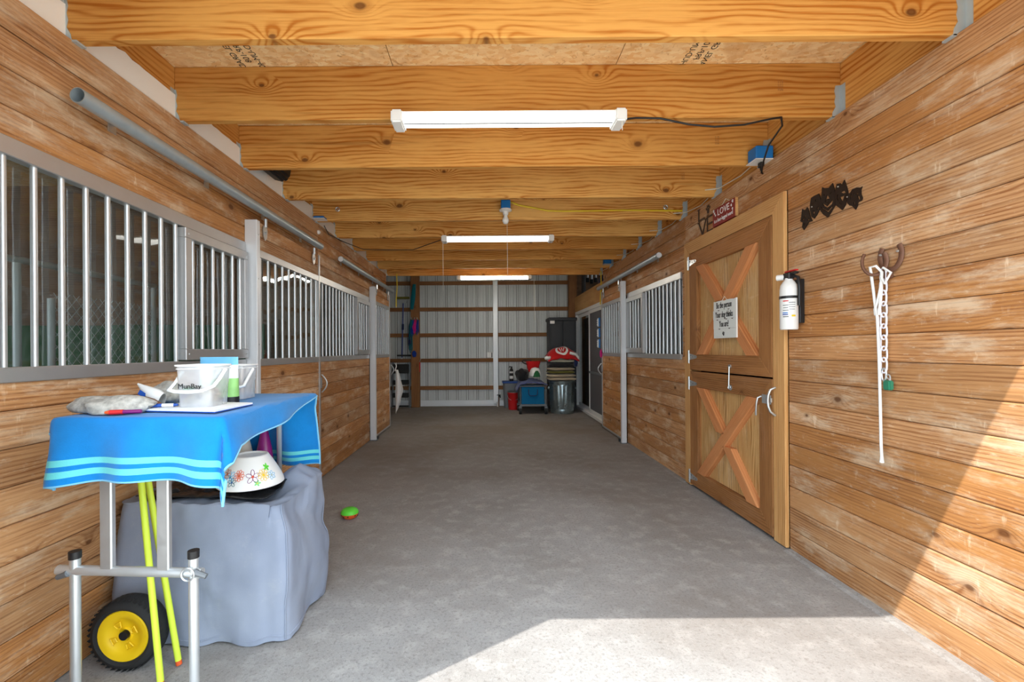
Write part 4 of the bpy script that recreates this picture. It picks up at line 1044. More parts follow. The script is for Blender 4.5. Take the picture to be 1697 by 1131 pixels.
MB().prism(P4, (0, 0, .004)).build('backing', 'bluepen', t)
MB().prism([(x*.999-.001, y, ZT+.004) for x, y, z in P4], (0, 0, .006)).build('pages', 'paper', t)
ZP = ZT+.011
t = thing('blue_pen', 'blue and clear pen lying on the writing pad', 'pen', (-1.18, 1.56, ZP))
MB().cyl((-1.205, 1.55, ZP+.007), (-1.165, 1.562, ZP+.007), .0065, n=10).build('grip', 'bluepen', t, smooth=True)
MB().cyl((-1.165, 1.562, ZP+.007), (-1.13, 1.572, ZP+.007), .006, n=10).build('barrel', 'white', t, smooth=True)
MB().cyl((-1.13, 1.572, ZP+.007), (-1.117, 1.576, ZP+.007), .0065, .004, n=10).build('cap', 'bluepen', t, smooth=True)
t = thing('red_marker', 'red and orange marker in front of the rocks', 'marker', (-1.24, 1.47, ZT))
MB().cyl((-1.262, 1.458, ZT+.008), (-1.225, 1.468, ZT+.008), .008, n=10).build('cap', 'red', t, smooth=True)
MB().cyl((-1.275, 1.454, ZT+.008), (-1.262, 1.458, ZT+.008), .004, .008, n=10).build('tip', 'orange', t, smooth=True)
MB().cyl((-1.225, 1.468, ZT+.008), (-1.175, 1.482, ZT+.008), .0065, n=10).build('barrel', 'purple', t, smooth=True)

def tub(nm, lab, x0, x1, y0, y1, z0, z1, parts):
    t = thing(nm, lab, 'tub', ((x0+x1)/2, (y0+y1)/2, z0)); cx, cy = (x0+x1)/2, (y0+y1)/2
    m = MB(); ring = []
    def rr(z, k):
        hx, hy, r = (x1-x0)/2*k, (y1-y0)/2*k, .018; out = []
        for qx, qy, a0 in ((1, 1, 0), (-1, 1, 90), (-1, -1, 180), (1, -1, 270)):
            for i in range(4):
                a = math.radians(a0+30*i); out.append((cx+qx*(hx-r)+r*math.cos(a), cy+qy*(hy-r)+r*math.sin(a), z))
        return out
    A, B = rr(z0, .90), rr(z1, 1.); n = len(A)
    m.add(A+B, [(i, (i+1) % n, n+(i+1) % n, n+i) for i in range(n)]+[tuple(range(n))[::-1]])
    w = m.build('wall', 'clear', t, smooth=True)
    m = MB(); m.tube(rr(z1, 1.03), .004, 6, True); m.tube(rr(z1-.012, 1.01), .002, 6, True); m.build('rim', 'clear' if parts == 0 else 'white', t, smooth=True)
    return t
t = tub('clear_bucket', 'clear square plastic bucket with white handle standing on the pad', -1.118, -.985, 1.556, 1.682, ZP, ZP+.148, 1)
m = MB()
for i in range(46):
    m.ball((random.uniform(-1.093, -1.01), random.uniform(1.58, 1.66), ZP+.012+random.uniform(0, .052)), .016, .013, .009, 8, 5, .3, i)
m.build('treats', 'beige', t, smooth=True)['kind'] = 'stuff'
MB().tube([(-1.128, 1.615, ZP+.125), (-1.134, 1.585, ZP+.085), (-1.13, 1.548, ZP+.062), (-1.10, 1.535, ZP+.058), (-1.05, 1.533, ZP+.056), (-1.005, 1.537, ZP+.06), (-.976, 1.555, ZP+.075), (-.973, 1.585, ZP+.10), (-.976, 1.625, ZP+.132)], .0075, 8, flat=.7).build('handle', 'white', t, smooth=True)
text('MunBay', .026, t, (-1.062, 1.5545, ZP+.074), (1, 0, 0), (0, 0, 1), 'ink')
t = tub('spare_tub', 'clear lidded tub behind the bucket near the door post', -1.19, -1.065, 1.90, 2.03, ZT, ZT+.148, 1)
MB().tube([(-1.058, 1.97, ZT+.13), (-1.055, 1.93, ZT+.10), (-1.058, 1.895, ZT+.06), (-1.09, 1.885, ZT+.05)], .007, 8).build('handle', 'white', t, smooth=True)
t = thing('treat_pouch', 'pale blue and green treat pouch behind the clear bucket', 'pouch', (-1.1, 1.79, ZT))
def pouch(z0, z1, t0, t1, mt, nm):
    m = MB()
    def fn(a, b):
        q = 2*math.pi*a; hh = b; th = t0+(t1-t0)*b
        return (-1.10+.078*math.copysign(abs(math.cos(q))**.5, math.cos(q)), 1.79+th*math.sin(q), z0+(z1-z0)*b)
    m.grid(fn, 20, 4, True); return m.build(nm, mt, t, smooth=True)
pouch(ZT, ZT+.025, .035, .034, 'black', 'base'); pouch(ZT+.025, ZT+.10, .034, .022, 'baggreen', 'green_panel'); pouch(ZT+.10, ZT+.155, .022, .010, 'signwhite', 'white_panel'); pouch(ZT+.155, ZT+.187, .010, .003, 'bagblue', 'seal_top')
t = thing('wipes_pack', 'small purple pack with green lid between rock and bucket', 'pack', (-1.215, 1.80, ZT))
MB().box(-1.25, -1.185, 1.77, 1.83, ZT, ZT+.035).build('pack', 'violet', t, bevel=.006)
MB().box(-1.245, -1.19, 1.775, 1.825, ZT+.035, ZT+.062).build('lid', 'lime', t, bevel=.006)

# neon poles leaning under the table
for i, (a, b, lab) in enumerate((((-1.226, 1.630, .0), (-1.392, 1.722, 1.0), 'neon yellow pole leaning under the table, left foot nearest the camera'), ((-1.240, 1.745, .0), (-1.418, 1.765, 1.0), 'neon yellow pole with orange foot leaning behind the other pole'))):
    t = thing('neon_pole', lab, 'pole', a, 'neon yellow poles')
    a, b = Vector(a), Vector(b); d = (b-a).normalized()
    MB().cyl(a+d*.02, b, .0115, n=12).build('shaft', 'neon', t, smooth=True)
    MB().cyl(a+Vector((0, 0, .003)), a+d*.022, .011, n=12).build('foot', 'orange', t, smooth=True)

# cart wheel
t = thing('cart_wheel', 'black tyred wheel with yellow hub standing on the floor by the left wall', 'wheel', (-1.433, 1.74, 0))
wc = (-1.433, 1.700, .140)
MB().lathe(wc, [(.100, .008), (.112, .0), (.128, .006), (.137, .020), (.139, .045), (.137, .070), (.128, .084), (.112, .09), (.100, .082)], 48, (0, 1, 0), True).build('tyre', 'blackrub', t, smooth=True)
hub = MB().lathe(wc, [(.0, .030), (.018, .022), (.024, .016), (.028, .024), (.060, .020), (.066, .012), (.085, .006), (.097, .004), (.101, .010), (.101, .08), (.0, .08)], 40, (0, 1, 0)).build('hub', 'yellow', t, smooth=True)
for i in range(4):
    a0 = i*math.pi/2+.5
    pts = [(wc[0]+r*math.cos(a), wc[1]+.0125, wc[2]+r*math.sin(a)) for r, a in ((.035, a0-.22), (.055, a0-.25), (.055, a0+.25), (.035, a0+.22))]
    MB().tube(pts, .0028, 6, True).build('rib', 'yellow', hub)
MB().cyl((wc[0], 1.708, wc[2]), (wc[0], 1.73, wc[2]), .017, n=16).build('axle_bore', 'black', hub)
m = MB()
for i in range(40):
    a = 2*math.pi*i/40
    for yy, off in ((1.715, 0), (1.735, .08), (1.755, 0)):
        c = Vector((wc[0]+.138*math.cos(a+off), yy, wc[2]+.138*math.sin(a+off)))
        m.obox(c, (-.006*math.sin(a+off), .004, .006*math.cos(a+off)), (0, .007, 0), (.0008*math.cos(a+off), 0, .0008*math.sin(a+off)))
m.build('tread', 'blackrub', t)

# grey covered box
CX, CY, HX, HY = -1.228, 2.09, .372, .232
def topz(x, y):
    z = .605+.012*mnoise.noise(Vector((x*5, y*5, 1)))
    z += .075*math.exp(-((x+.965)/.085)**2-((y-2.20)/.12)**2)
    z -= .055*math.exp(-((x+1.00)/.085)**2-((y-2.03)/.10)**2)
    z += .02*math.exp(-((x+.91)/.05)**2-((y-2.03)/.12)**2)
    z -= .035*math.exp(-((x+1.24)/.22)**2-((y-2.08)/.10)**2)
    return z
m = MB(); NR = 200; rings = []
def rr_pt(f, hx, hy, p=.16):
    q = 2*math.pi*f; c, s = math.cos(q), math.sin(q)
    return hx*math.copysign(abs(c)**p, c), hy*math.copysign(abs(s)**p, s)
def per(f, hx, hy, r):
    """rounded rectangle by arc length"""
    L = [2*(hy-r), 2*(hx-r), 2*(hy-r), 2*(hx-r)]; arc = math.pi*r/2; tot = sum(L)+4*arc; d = f*tot
    corners = [(hx-r, hy-r, 0), (-(hx-r), hy-r, 90), (-(hx-r), -(hy-r), 180), (hx-r, -(hy-r), 270)]
    st = [(hx, -(hy-r), 0, 1), ((hx-r), hy, -1, 0), (-hx, hy-r, 0, -1), (-(hx-r), -hy, 1, 0)]
    for k in range(4):
        if d <= L[k]: x, y, dx, dy = st[k]; return x+dx*d, y+dy*d
        d -= L[k]
        if d <= arc:
            cx, cy, a0 = corners[k]; a = math.radians(a0)+d/r; return cx+r*math.cos(a), cy+r*math.sin(a)
        d -= arc
    return hx, -(hy-r)
levels = [0, .012, .03]+[.03+.027*i for i in range(1, 20)]+[.56, .575, .588, .595]
for k, z in enumerate(levels):
    ring = []
    for i in range(NR):
        b = .012*math.sin(math.pi*min(1, z/.5))+.016*(1-z/.6)*0
        x, y = per(i/NR, HX+b-.012*max(0, (z-.5)/.1), HY+b-.012*max(0, (z-.5)/.1), .05)
        n_ = mnoise.noise(Vector((x*4.5, y*4.5, z*3)))*.022+mnoise.noise(Vector((x*12, y*12, z*4)))*.006
        n_ += .012*(.25-abs(mnoise.noise(Vector((x*5+z*3, y*5-z*3, z*5+7)))))+.008*(.2-abs(mnoise.noise(Vector((x*13-z*7, y*13+z*6, z*9+2)))))
        n_ -= .030*math.exp(-((z-.50-.3*(x-.25))/.05)**2)*math.exp(-((x-.26)/.10)**2)*(1 if y < 0 else 0)
        n_ -= .022*math.exp(-((z-.47+.5*(y))/.05)**2)*(1 if x > .3 else 0)
        fold = .012*math.sin(i/NR*2*math.pi*9+z*5)*max(0, 1-z/.3)
        l = math.hypot(x, y); x += x/l*(n_+fold); y += y/l*(n_+fold)
        wx, wy = CX+x, CY+y; wx = max(wx, XL+.012)
        zt = topz(wx, wy); zz = z/.595*(zt-.012)
        if z == 0: zz = .008+.006*math.sin(i*.37)
        ring.append((wx, wy, zz))
    rings.append(ring)
for k in (.975, .95, .92, .88, .82, .77, .72, .6, .46, .3, .15):
    ring = []
    for i in range(NR):
        x, y = per(i/NR, HX*k, HY*k, .05*k); wx, wy = max(CX+x, XL+.012), CY+y
        ring.append((wx, wy, topz(wx, wy)+.012*mnoise.noise(Vector((wx*16, wy*16, 0)))-.012*abs(mnoise.noise(Vector((wx*9, wy*14, 4))))))
    rings.append(ring)
vs = [p for r in rings for p in r]; fs = []
for k in range(len(rings)-1):
    fs += [(k*NR+i, k*NR+(i+1) % NR, (k+1)*NR+(i+1) % NR, (k+1)*NR+i) for i in range(NR)]
fs.append(tuple(range((len(rings)-1)*NR, len(rings)*NR)))
m.add(vs, fs)
gc = thing('covered_box', 'bulky box under a grey fabric cover beneath the table', 'covered box', (CX, CY, 0))
cv = m.build('fabric_cover', 'cover', gc, smooth=True)
def corner_index(sx, sy): return min(range(NR), key=lambda i: (rings[12][i][0]-(CX+sx*HX))**2+(rings[12][i][1]-(CY+sy*HY))**2)
for c_ in ((1, -1), (1, 1)):
    i = corner_index(*c_); 
    out = Vector((c_[0], c_[1], 0)).normalized()*.003
    MB().tube([Vector(rings[k][i])+out for k in range(1, len(levels))], .003, 6).build('seam', 'cover', cv, smooth=True)
MB().tube([Vector(p)+Vector((0, 0, .022)) for p in rings[0]], .003, 5, True).build('hem', 'cover', cv, smooth=True)

# things on the covered box
def topz2(x, y): return topz(x, y)
m = MB()
def bagfn(a, b):
    x = -1.53+.55*a; y = 1.885+.33*b
    e = min(a, 1-a, b, 1-b)*6; e = min(1, e)
    z = max(topz(x, y), .585)+.016+.035*abs(mnoise.noise(Vector((x*13, y*15, 2))))*e+.012*mnoise.noise(Vector((x*40, y*40, 2)))*e
    if abs(x+1.114) < .17 and abs(y-2.055) < .17: z = min(z, .628)
    return (x+.02*mnoise.noise(Vector((y*9, 0, 1))), y+.025*mnoise.noise(Vector((x*9, 3, 1))), z)
m.grid(bagfn, 44, 30); tag(m.build('bin_bag', 'bag', None, smooth=True, solid=.003), 'crumpled black plastic bag spread over the grey covered box', 'bag')
BC = Vector((-1.114, 2.052, .634))
t = thing('flower_bowl', 'white bowl painted with flowers, upside down on the black bag', 'bowl', BC)
def bowl_r(h): return .142-.0*h if h < .006 else .142-.066*((h-.006)/.124)**1.25
prof = [(.138, 0), (.142, .003)]+[(bowl_r(.006+.0155*i), .006+.0155*i) for i in range(9)]+[(.074, .134), (.068, .136), (.064, .128), (0, .126)]
MB().lathe(BC, prof, 48).build('bowl', 'white', t, smooth=True)
def bpt(q, h, o=.0012):
    r = bowl_r(h)+o; return BC+Vector((r*math.cos(q), r*math.sin(q), h))
q0 = math.atan2(-BC.y, -BC.x)
def flower(dq, h, size, col, centre, outline, npet=6, rot=0):
    m = MB(); q = q0+dq
    for k in range(npet):
        a = rot+2*math.pi*k/npet; pts = []
        for i in range(10):
            b = 2*math.pi*i/10
            u = (.55+.45*math.cos(b))*size; v = .26*size*math.sin(b)
            uu = u*math.cos(a)-v*math.sin(a); vv = u*math.sin(a)+v*math.cos(a)
            pts.append(bpt(q+uu/.125, max(.008, h+vv*.95)))
        if outline: m.tube(pts, .0011, 4, True)
        else: m.add(pts, [tuple(range(10))])
    m.build('painted_petals', col, t)
    c = [bpt(q+.2*size*math.cos(b)/.125, h+.2*size*math.sin(b), .002) for b in [2*math.pi*i/10 for i in range(10)]]
    MB().add(c, [tuple(range(10))]).build('painted_centre', centre, t)
flower(.05, .058, .030, 'purple', 'orange', True, 5, .3); flower(-.42, .060, .026, 'neon', 'yellow', False, 9, 0) if False else None
flower(.42, .058, .026, 'yellow', 'yellow', True, 9); flower(-.42, .066, .024, 'orange', 'terracotta', True, 9); flower(-.75, .060, .026, 'bagblue', 'teal', True, 6); flower(.62, .088, .018, 'green', 'green', False, 5); flower(-.62, .04, .02, 'teal', 'bluepen', True, 5, .4); flower(.72, .05, .02, 'bagblue', 'yellow', True, 6, .2); flower(-.95, .07, .022, 'terracotta', 'orange', True, 6); flower(.18, .03, .014, 'lime', 'yellow', False, 5)
t = thing('purple_bottle', 'tapered purple bottle behind the flower bowl', 'bottle', (-1.153, 2.252, .592))
MB().lathe((-1.153, 2.252, .600), [(.048, 0), (.050, .008), (.036, .15), (.016, .25), (.020, .255), (.020, .285), (.0, .287)], 20).build('body', 'purple', t, smooth=True)
MB().lathe((-1.153, 2.252, .887), [(.016, 0), (.016, .03), (0, .032)], 12).build('cap', 'purple', t, smooth=True)
tag(MB().lathe((-1.252, 2.235, .606), [(.040, 0), (.050, .03), (.050, .09), (.034, .17), (.026, .20), (.026, .26), (0, .26)], 20).build('vase', 'cone', smooth=True), 'cream vase shape behind the flower bowl, beside the purple bottle', 'vase')
tag(MB().lathe((-1.325, 2.165, .640), [(.035, 0), (.048, .05), (.052, .075), (.046, .075), (.04, .03), (0, .025)], 20).build('clay_pot', 'terracotta', smooth=True), 'small terracotta pot half hidden beside the flower bowl', 'pot')
# toy on the floor
t = thing('dog_toy_ball', 'green and orange ball toy on the concrete beside the grey cover', 'ball', (-1.04, 3.27, 0))
MB().lathe((-1.04, 3.27, 0), [(.03, .001), (.052, .012), (.062, .034), (.064, .040)], 24).build('speckled_base', 'orange', t, smooth=True)
MB().lathe((-1.04, 3.27, 0), [(.065, .040), (.064, .052), (.054, .066), (.036, .075), (.0, .079)], 24).build('dome', 'green', t, smooth=True)
for i in range(10):
    a = i*2.4; MB().lathe((-1.04+.059*math.cos(a), 3.27+.059*math.sin(a), .022+.004*(i % 3)), [(.007, 0), (.005, .003), (0, .004)], 6, (math.cos(a), math.sin(a), -.4)).build('dark_speck', 'bronze', t)

# ------------------------------------------------------------------ inside the near left stall
t = thing('kennel_panel', 'galvanised chain link kennel panel inside the near left stall', 'fence', (-2.95, 3.0, .02))
fx = -2.95
MB().cyl((fx, 1.2, 1.84), (fx, 3.88, 1.84), .021, n=10).build('top_rail', 'wire', t, smooth=True)
for y in (2.74, 2.955, 3.86): MB().cyl((fx, y, .02), (fx, y, 1.82 if y != 2.955 else 1.62), .021, n=10).build('fence_post', 'wire', t, smooth=True)
m = MB(); st = .085
ya, yb, za, zb = 2.96, 3.85, .1, 1.66
for sgn in (1, -1):
    c = -3.0
    while c < 6:
        # line z = sgn*y*1.2 + c clipped to the panel
        p = []
        for y in (ya, yb):
            z = sgn*(y-ya)*1.2+c
            p.append((y, z))
        (y0, z0), (y1, z1) = p
        k = (z1-z0)/(y1-y0)
        lo, hi = y0, y1
        for zz in (za, zb):
            yc = y0+(zz-z0)/k
            if (k > 0) == (zz == za): lo = max(lo, yc)
            else: hi = min(hi, yc)
        if hi-lo > .02: m.tube([(fx, lo, z0+k*(lo-y0)), (fx, hi, z0+k*(hi-y0))], .0028, 4)
        c += st
m.build('wire_mesh', 'wire', t)
tag(MB().grid(lambda a, b: (-5.2+3.2*a, 3.95+.04*math.sin(a*17)+.015*math.sin(b*9), .05+1.45*b), 40, 8).build('green_tarp', 'tarp', None, smooth=True, solid=.006), 'dark green tarp behind the kennel wire in the near left stall', 'tarp')

# ------------------------------------------------------------------ back of the barn
# galvanised bin
bx, by = 1.475, 8.70
t = thing('trash_can', 'galvanised ribbed metal trash can with blankets piled on top', 'trash can', (bx, by, 0))
m = MB(); nn = 96
def canr(z, i):
    r = .225+.03*z/.64
    if .10 < z < .56 and (i//3) % 2: r += .007
    return r
zs = [0, .01, .03, .06, .085, .10, .115, .30, .545, .56, .58, .60, .625, .64]
add_ = {0: -.01, 3: .006, 11: .004, 12: .010, 13: .010}
vs = []
for k, z in enumerate(zs):
    for i in range(nn):
        r = canr(z, i)+add_.get(k, 0); a = 2*math.pi*i/nn; vs.append((bx+r*math.cos(a), by+r*math.sin(a), z))
fs = [(k*nn+i, k*nn+(i+1) % nn, (k+1)*nn+(i+1) % nn, (k+1)*nn+i) for k in range(len(zs)-1) for i in range(nn)]+[tuple(range(nn))[::-1], tuple(range((len(zs)-1)*nn, len(zs)*nn))]
m.add(vs, fs).build('ribbed_body', 'bin', t, smooth=True)
for sgn in (-1, 1):
    MB().tube([(bx+sgn*.255, by-.06, .52), (bx+sgn*.275, by-.06, .48), (bx+sgn*.275, by+.06, .48), (bx+sgn*.255, by+.06, .52)], .006, 6).build('side_handle', 'bin', t, smooth=True)
def folded(nm, lab, z, h, w, d, mat, dx=0, seed=0, layers=2, grp='folded blankets on the trash can'):
    t = thing(nm, lab, 'blanket', (bx+dx, by, z), grp)
    for l in range(layers):
        z0, z1 = z+h*l/layers, z+h*(l+1)/layers
        def fn(a, b):
            q = 2*math.pi*a; c, s = math.cos(q), math.sin(q)
            prof = math.sin(math.pi*min(max(b, 0), 1))**.35 if 0 < b < 1 else 0
            x = w/2*math.copysign(abs(c)**.35, c)*(.55+.45*prof if 0 < b < 1 else .0); y = d/2*math.copysign(abs(s)**.35, s)*(.55+.45*prof if 0 < b < 1 else .0)
            n = mnoise.noise(Vector((x*6+seed, y*6, l*2.)))
            return (bx+dx+x*(1+.06*n), by+y*(1+.06*n), z0+(z1-z0)*b+.012*mnoise.noise(Vector((x*5+seed, y*5, 9)))*(0 if z < .66 and b < .3 else 1))
        mm = MB(); mm.grid(fn, 40, 9, True)
        mm.build('fold', mat[l % len(mat)], t, smooth=True)
    return t
folded('folded_blanket', 'thick beige blanket at the bottom of the blanket pile', .648, .13, .56, .46, ['beige'], -.02, 1)
folded('folded_blanket', 'olive and beige blanket second from the bottom of the pile', .785, .12, .52, .46, ['olive', 'beige'], -.03, 4)
folded('folded_blanket', 'black patterned blanket in the middle of the pile', .91, .085, .50, .44, ['darkcloth'], -.03, 7, 1)
folded('folded_blanket', 'cream blanket with dark edge below the red blanket', 1.0, .13, .50, .44, ['cream', 'cream'], -.02, 9)
for i in range(9):
    x = bx-.22+.05*i
t = thing('red_blanket', 'red blanket with white emblem draped over the top of the pile', 'blanket', (bx, by, 1.13))
def redfn(a, b):
    x = -.30+.60*a; y = -.26+.50*b
    r = max(0, 1-(x/.33)**2)*max(.2, 1-(y/.30)**2)
    z = 1.135+.17*r-.55*max(0, -.08-y)+.02*mnoise.noise(Vector((x*8, y*8, 0)))-.10*max(0, abs(x)-.22)*4*(.7+.5*mnoise.noise(Vector((x*3, y*9, 1))))
    return (bx+x, by+y, z)
MB().grid(redfn, 30, 20).build('drape', 'redcloth', t, smooth=True, solid=.015)
def onred(x, y, o=.012): p = redfn((x+.30)/.60, (y+.26)/.50); return Vector(p)+Vector((0, -o*.6, o))
m = MB(); N_ = 28
outer = [onred(-.02+.125*math.cos(a), -.12+.10*math.sin(a)) for a in [2*math.pi*i/N_ for i in range(N_)]]
inner = [onred(-.02+.085*math.cos(a), -.12+.068*math.sin(a)) for a in [2*math.pi*i/N_ for i in range(N_)]]
m.add(outer+inner, [(i, (i+1) % N_, N_+(i+1) % N_, N_+i) for i in range(N_)]); m.build('emblem_ring', 'whitecloth', t)
MB().tube([onred(-.07, -.10), onred(-.04, -.17), onred(-.02, -.10), onred(.0, -.16), onred(.03, -.09)], .008, 6).build('emblem_letter', 'whitecloth', t)
MB().ball((bx-.29, by-.16, 1.09), .06, .09, .045, 12, 8, .4, 2).build('white_corner', 'whitecloth', t, smooth=True)
MB().tube([(bx+.12, by-.20, 1.19), (bx+.24, by-.22, 1.16), (bx+.29, by-.20, 1.10), (bx+.30, by-.18, .98)], [.03, .03, .022, .012], 8).build('white_fringe', 'whitecloth', t, smooth=True)
tag(MB().ball((bx+.25, by-.14, 1.0), .045, .08, .09, 14, 10, .4, 6).build('navy_cloth', 'navy', smooth=True), 'navy cloth bunched at the right side of the blanket pile', 'cloth')

# cabinet
t = thing('storage_cabinet', 'tall charcoal plastic cabinet in the back right corner', 'cabinet', (1.57, 9.4, 0))
MB().box(1.30, 1.86, 9.16, 9.60, 0, 1.90).build('body', 'cabinet', t, bevel=.012)
MB().box(1.28, 1.88, 9.13, 9.62, 1.86, 1.93).build('top', 'cabinet', t, bevel=.012)
for a, b in ((1.315, 1.575), (1.585, 1.845)):
    d = MB().box(a, b, 9.135, 9.16, .06, 1.85).build('door', 'cabinet', t, bevel=.008)
    MB().box(a+.03, b-.03, 9.128, 9.137, .12, 1.79).build('door_panel', 'cabinet', d, bevel=.004)
MB().box(1.555, 1.567, 9.115, 9.14, .95, 1.10).build('handle', 'black', t, bevel=.003)
MB().box(1.31, 1.40, 9.10, 9.135, 1.80, 1.86).build('white_sticker', 'offwhite', t)

# wagon
wx0, wx1, wy0, wy1 = .63, 1.13, 8.50, 9.02
t = thing('folding_wagon', 'blue fabric folding wagon on small wheels by the back wall', 'wagon', ((wx0+wx1)/2, (wy0+wy1)/2, 0))
for x in (wx0, wx1):
    for y in (wy0, wy1):
        MB().cyl((x, y, .16), (x, y, .55), .012, n=8).build('upright', 'grey', t)
    MB().cyl((x, wy0, .54), (x, wy1, .54), .012, n=8).build('frame_tube', 'grey', t)
for y in (wy0, wy1):
    MB().cyl((wx0, y, .545), (wx1, y, .545), .012, n=8).build('frame_tube', 'grey', t)
    MB().box(wx0-.01, wx1+.01, y-.015, y+.015, .155, .195).build('base_bar', 'grey', t, bevel=.005)
m = MB()
def wag(a, b):
    x, y = per(a, (wx1-wx0)/2-.015-.012*math.sin(math.pi*b), (wy1-wy0)/2-.01, .03); return ((wx0+wx1)/2+x, (wy0+wy1)/2+y, .20+.33*b)
m.grid(wag, 60, 8, True); m.box(wx0+.03, wx1-.03, wy0+.03, wy1-.03, .19, .205); m.build('fabric_tub', 'wagonblue', t, smooth=True)
MB().tube([((wx0+wx1)/2-.085, wy0-.008, .49), ((wx0+wx1)/2-.085, wy0-.012, .40), ((wx0+wx1)/2-.06, wy0-.012, .36), ((wx0+wx1)/2+.06, wy0-.012, .36), ((wx0+wx1)/2+.085, wy0-.012, .40), ((wx0+wx1)/2+.085, wy0-.008, .49)], .018, 8, flat=.4).build('strap_handle', 'navy', t, smooth=True)
for x in (wx0+.0, wx1-.0):
    for y in (wy0, wy1):
        c = MB().box(x-.03, x+.03, y-.02, y+.02, .10, .16).build('caster_fork', 'grey', t, bevel=.006)
        MB().cyl((x-.024, y, .062), (x+.024, y, .062), .060, n=20).build('caster_wheel', 'blackrub', c, smooth=True)
tag(MB().grid(lambda a, b: (.555+.60*a, 8.47+.60*b, .565+.10*math.sin(math.pi*min(1, a*1.0))**.7*(.5+.5*b)+.02*mnoise.noise(Vector((a*6, b*6, 0)))-(.12*max(0, .15-a)/.15)), 26, 18).build('slate_cloth', 'denim', None, smooth=True, solid=.014), 'slate blue cloth lying across the top of the wagon', 'cloth')
tag(MB().ball((.70, 8.86, .75), .14, .15, .13, 20, 14, .35, 4).build('black_bag', 'darkcloth', smooth=True), 'black bag on the left of the wagon load', 'bag')
t = thing('red_bag', 'red bag with looped black handle on the wagon load', 'bag', (.95, 8.95, .85))
def rb(a, b):
    q = 2*math.pi*a; k = .6+.4*b
    return (.925+.01*b+.155*k*math.copysign(abs(math.cos(q))**.6, math.cos(q)), 8.97+.07*math.copysign(abs(math.sin(q))**.6, math.sin(q)), .80+.22*b+.015*mnoise.noise(Vector((a*5, b*4, 0))))
MB().grid(rb, 24, 8, True).box(.80, 1.06, 8.92, 9.02, 1.0, 1.018).build('bag_body', 'redcloth', t, smooth=True)
MB().tube([(.80, 8.93, .96), (.73, 8.93, .99), (.70, 8.93, 1.02), (.73, 8.94, 1.045), (.85, 8.95, 1.04), (.90, 8.95, 1.03)], .012, 8).build('loop_handle', 'black', t, smooth=True)
t = thing('white_helmet', 'white domed helmet shape on the wagon load', 'helmet', (.955, 8.8, .72))
MB().lathe((.955, 8.80, .73), [(.115, 0), (.115, .04), (.10, .11), (.07, .155), (.0, .175)], 24).build('shell', 'white', t, smooth=True)
MB().lathe((.975, 8.72, .715), [(.075, 0), (.06, .07), (.03, .12), (0, .13)], 20).build('opening', 'tarp', t, smooth=True)

# red bucket, bin, small extinguisher
t = thing('red_bucket', 'red plastic bucket with pale lid left of the wagon', 'bucket', (.535, 9.22, 0))
MB().lathe((.535, 9.22, 0), [(.098, 0), (.10, .01), (.118, .33), (.124, .335), (.124, .36)], 28).build('body', 'red', t, smooth=True)
MB().lathe((.535, 9.22, .36), [(.126, 0), (.126, .02), (.11, .028), (0, .03)], 28).build('lid', 'grey', t, smooth=True)
MB().tube([(.535+.125*math.cos(a), 9.22-.1*math.sin(a)*.3-.07, .30-.1*math.sin(a)) for a in [math.pi*i/8 for i in range(9)]], .004, 5).build('bail', 'zinc', t)
t = thing('storage_bin', 'grey translucent bin with blue lid behind the red bucket', 'bin', (.50, 9.55, 0))
m = MB(); m.grid(lambda a, b: (lambda p: (.50+p[0], 9.56+p[1], .005+.53*b))(per(a, .145+.02*b, .13+.02*b, .03)), 40, 4, True); m.box(.37, .63, 9.45, 9.67, .004, .02); m.build('body', plain('translucent_grey', (150, 160, 166), .5) and 'grey', t, smooth=True)
MB().box(.315, .685, 9.39, 9.73, .535, .575).build('lid', 'bluepen', t, bevel=.012)
for x in (.318, .682): MB().box(x-.012, x+.012, 9.5, 9.6, .50, .55).build('clip', 'white', t, bevel=.004)
t = thing('small_extinguisher', 'small black and white extinguisher standing on the blue bin lid', 'extinguisher', (.515, 9.52, .578))
MB().lathe((.515, 9.52, .578), [(.040, 0), (.042, .01), (.042, .22), (.032, .26), (.014, .28), (.014, .30)], 20).build('cylinder', 'black', t, smooth=True)
MB().pipe((.515, 9.52, .63), (.515, 9.52, .69), .0432, .042, 20).build('white_band', 'white', t); MB().pipe((.515, 9.52, .75), (.515, 9.52, .79), .0432, .042, 20).build('white_band', 'white', t)
MB().tube([(.515, 9.5, .885), (.48, 9.49, .90), (.47, 9.49, .87)], .010, 6).build('hose', 'black', t); MB().box(.49, .54, 9.50, 9.53, .87, .895).build('handle', 'black', t, bevel=.004)
# switch and tap
t = thing('wall_switch', 'white switch box with black lever on the back wall girt', 'switch', (.06, 9.80, 1.09))
MB().box(-.02, .125, 9.795, 9.83, 1.08, 1.21).build('box', 'white', t, bevel=.006); MB().box(.085, .105, 9.775, 9.795, 1.09, 1.20).build('lever', 'black', t, bevel=.004)
t = thing('water_tap', 'dark standpipe tap at the foot of the white back wall mullion', 'tap', (.245, 9.75, 0))
MB().cyl((.245, 9.74, 0), (.245, 9.74, .24), .014, n=10).build('pipe', 'rust', t, smooth=True)
MB().tube([(.245, 9.74, .22), (.25, 9.70, .25), (.27, 9.66, .24), (.275, 9.65, .20)], .014, 8).build('spout', 'black', t, smooth=True)
MB().box(.20, .29, 9.73, 9.75, .245, .26).build('lever', 'black', t, bevel=.003); MB().cyl((.215, 9.70, .0), (.215, 9.70, .10), .018, n=12).build('white_sleeve', 'white', t, smooth=True)

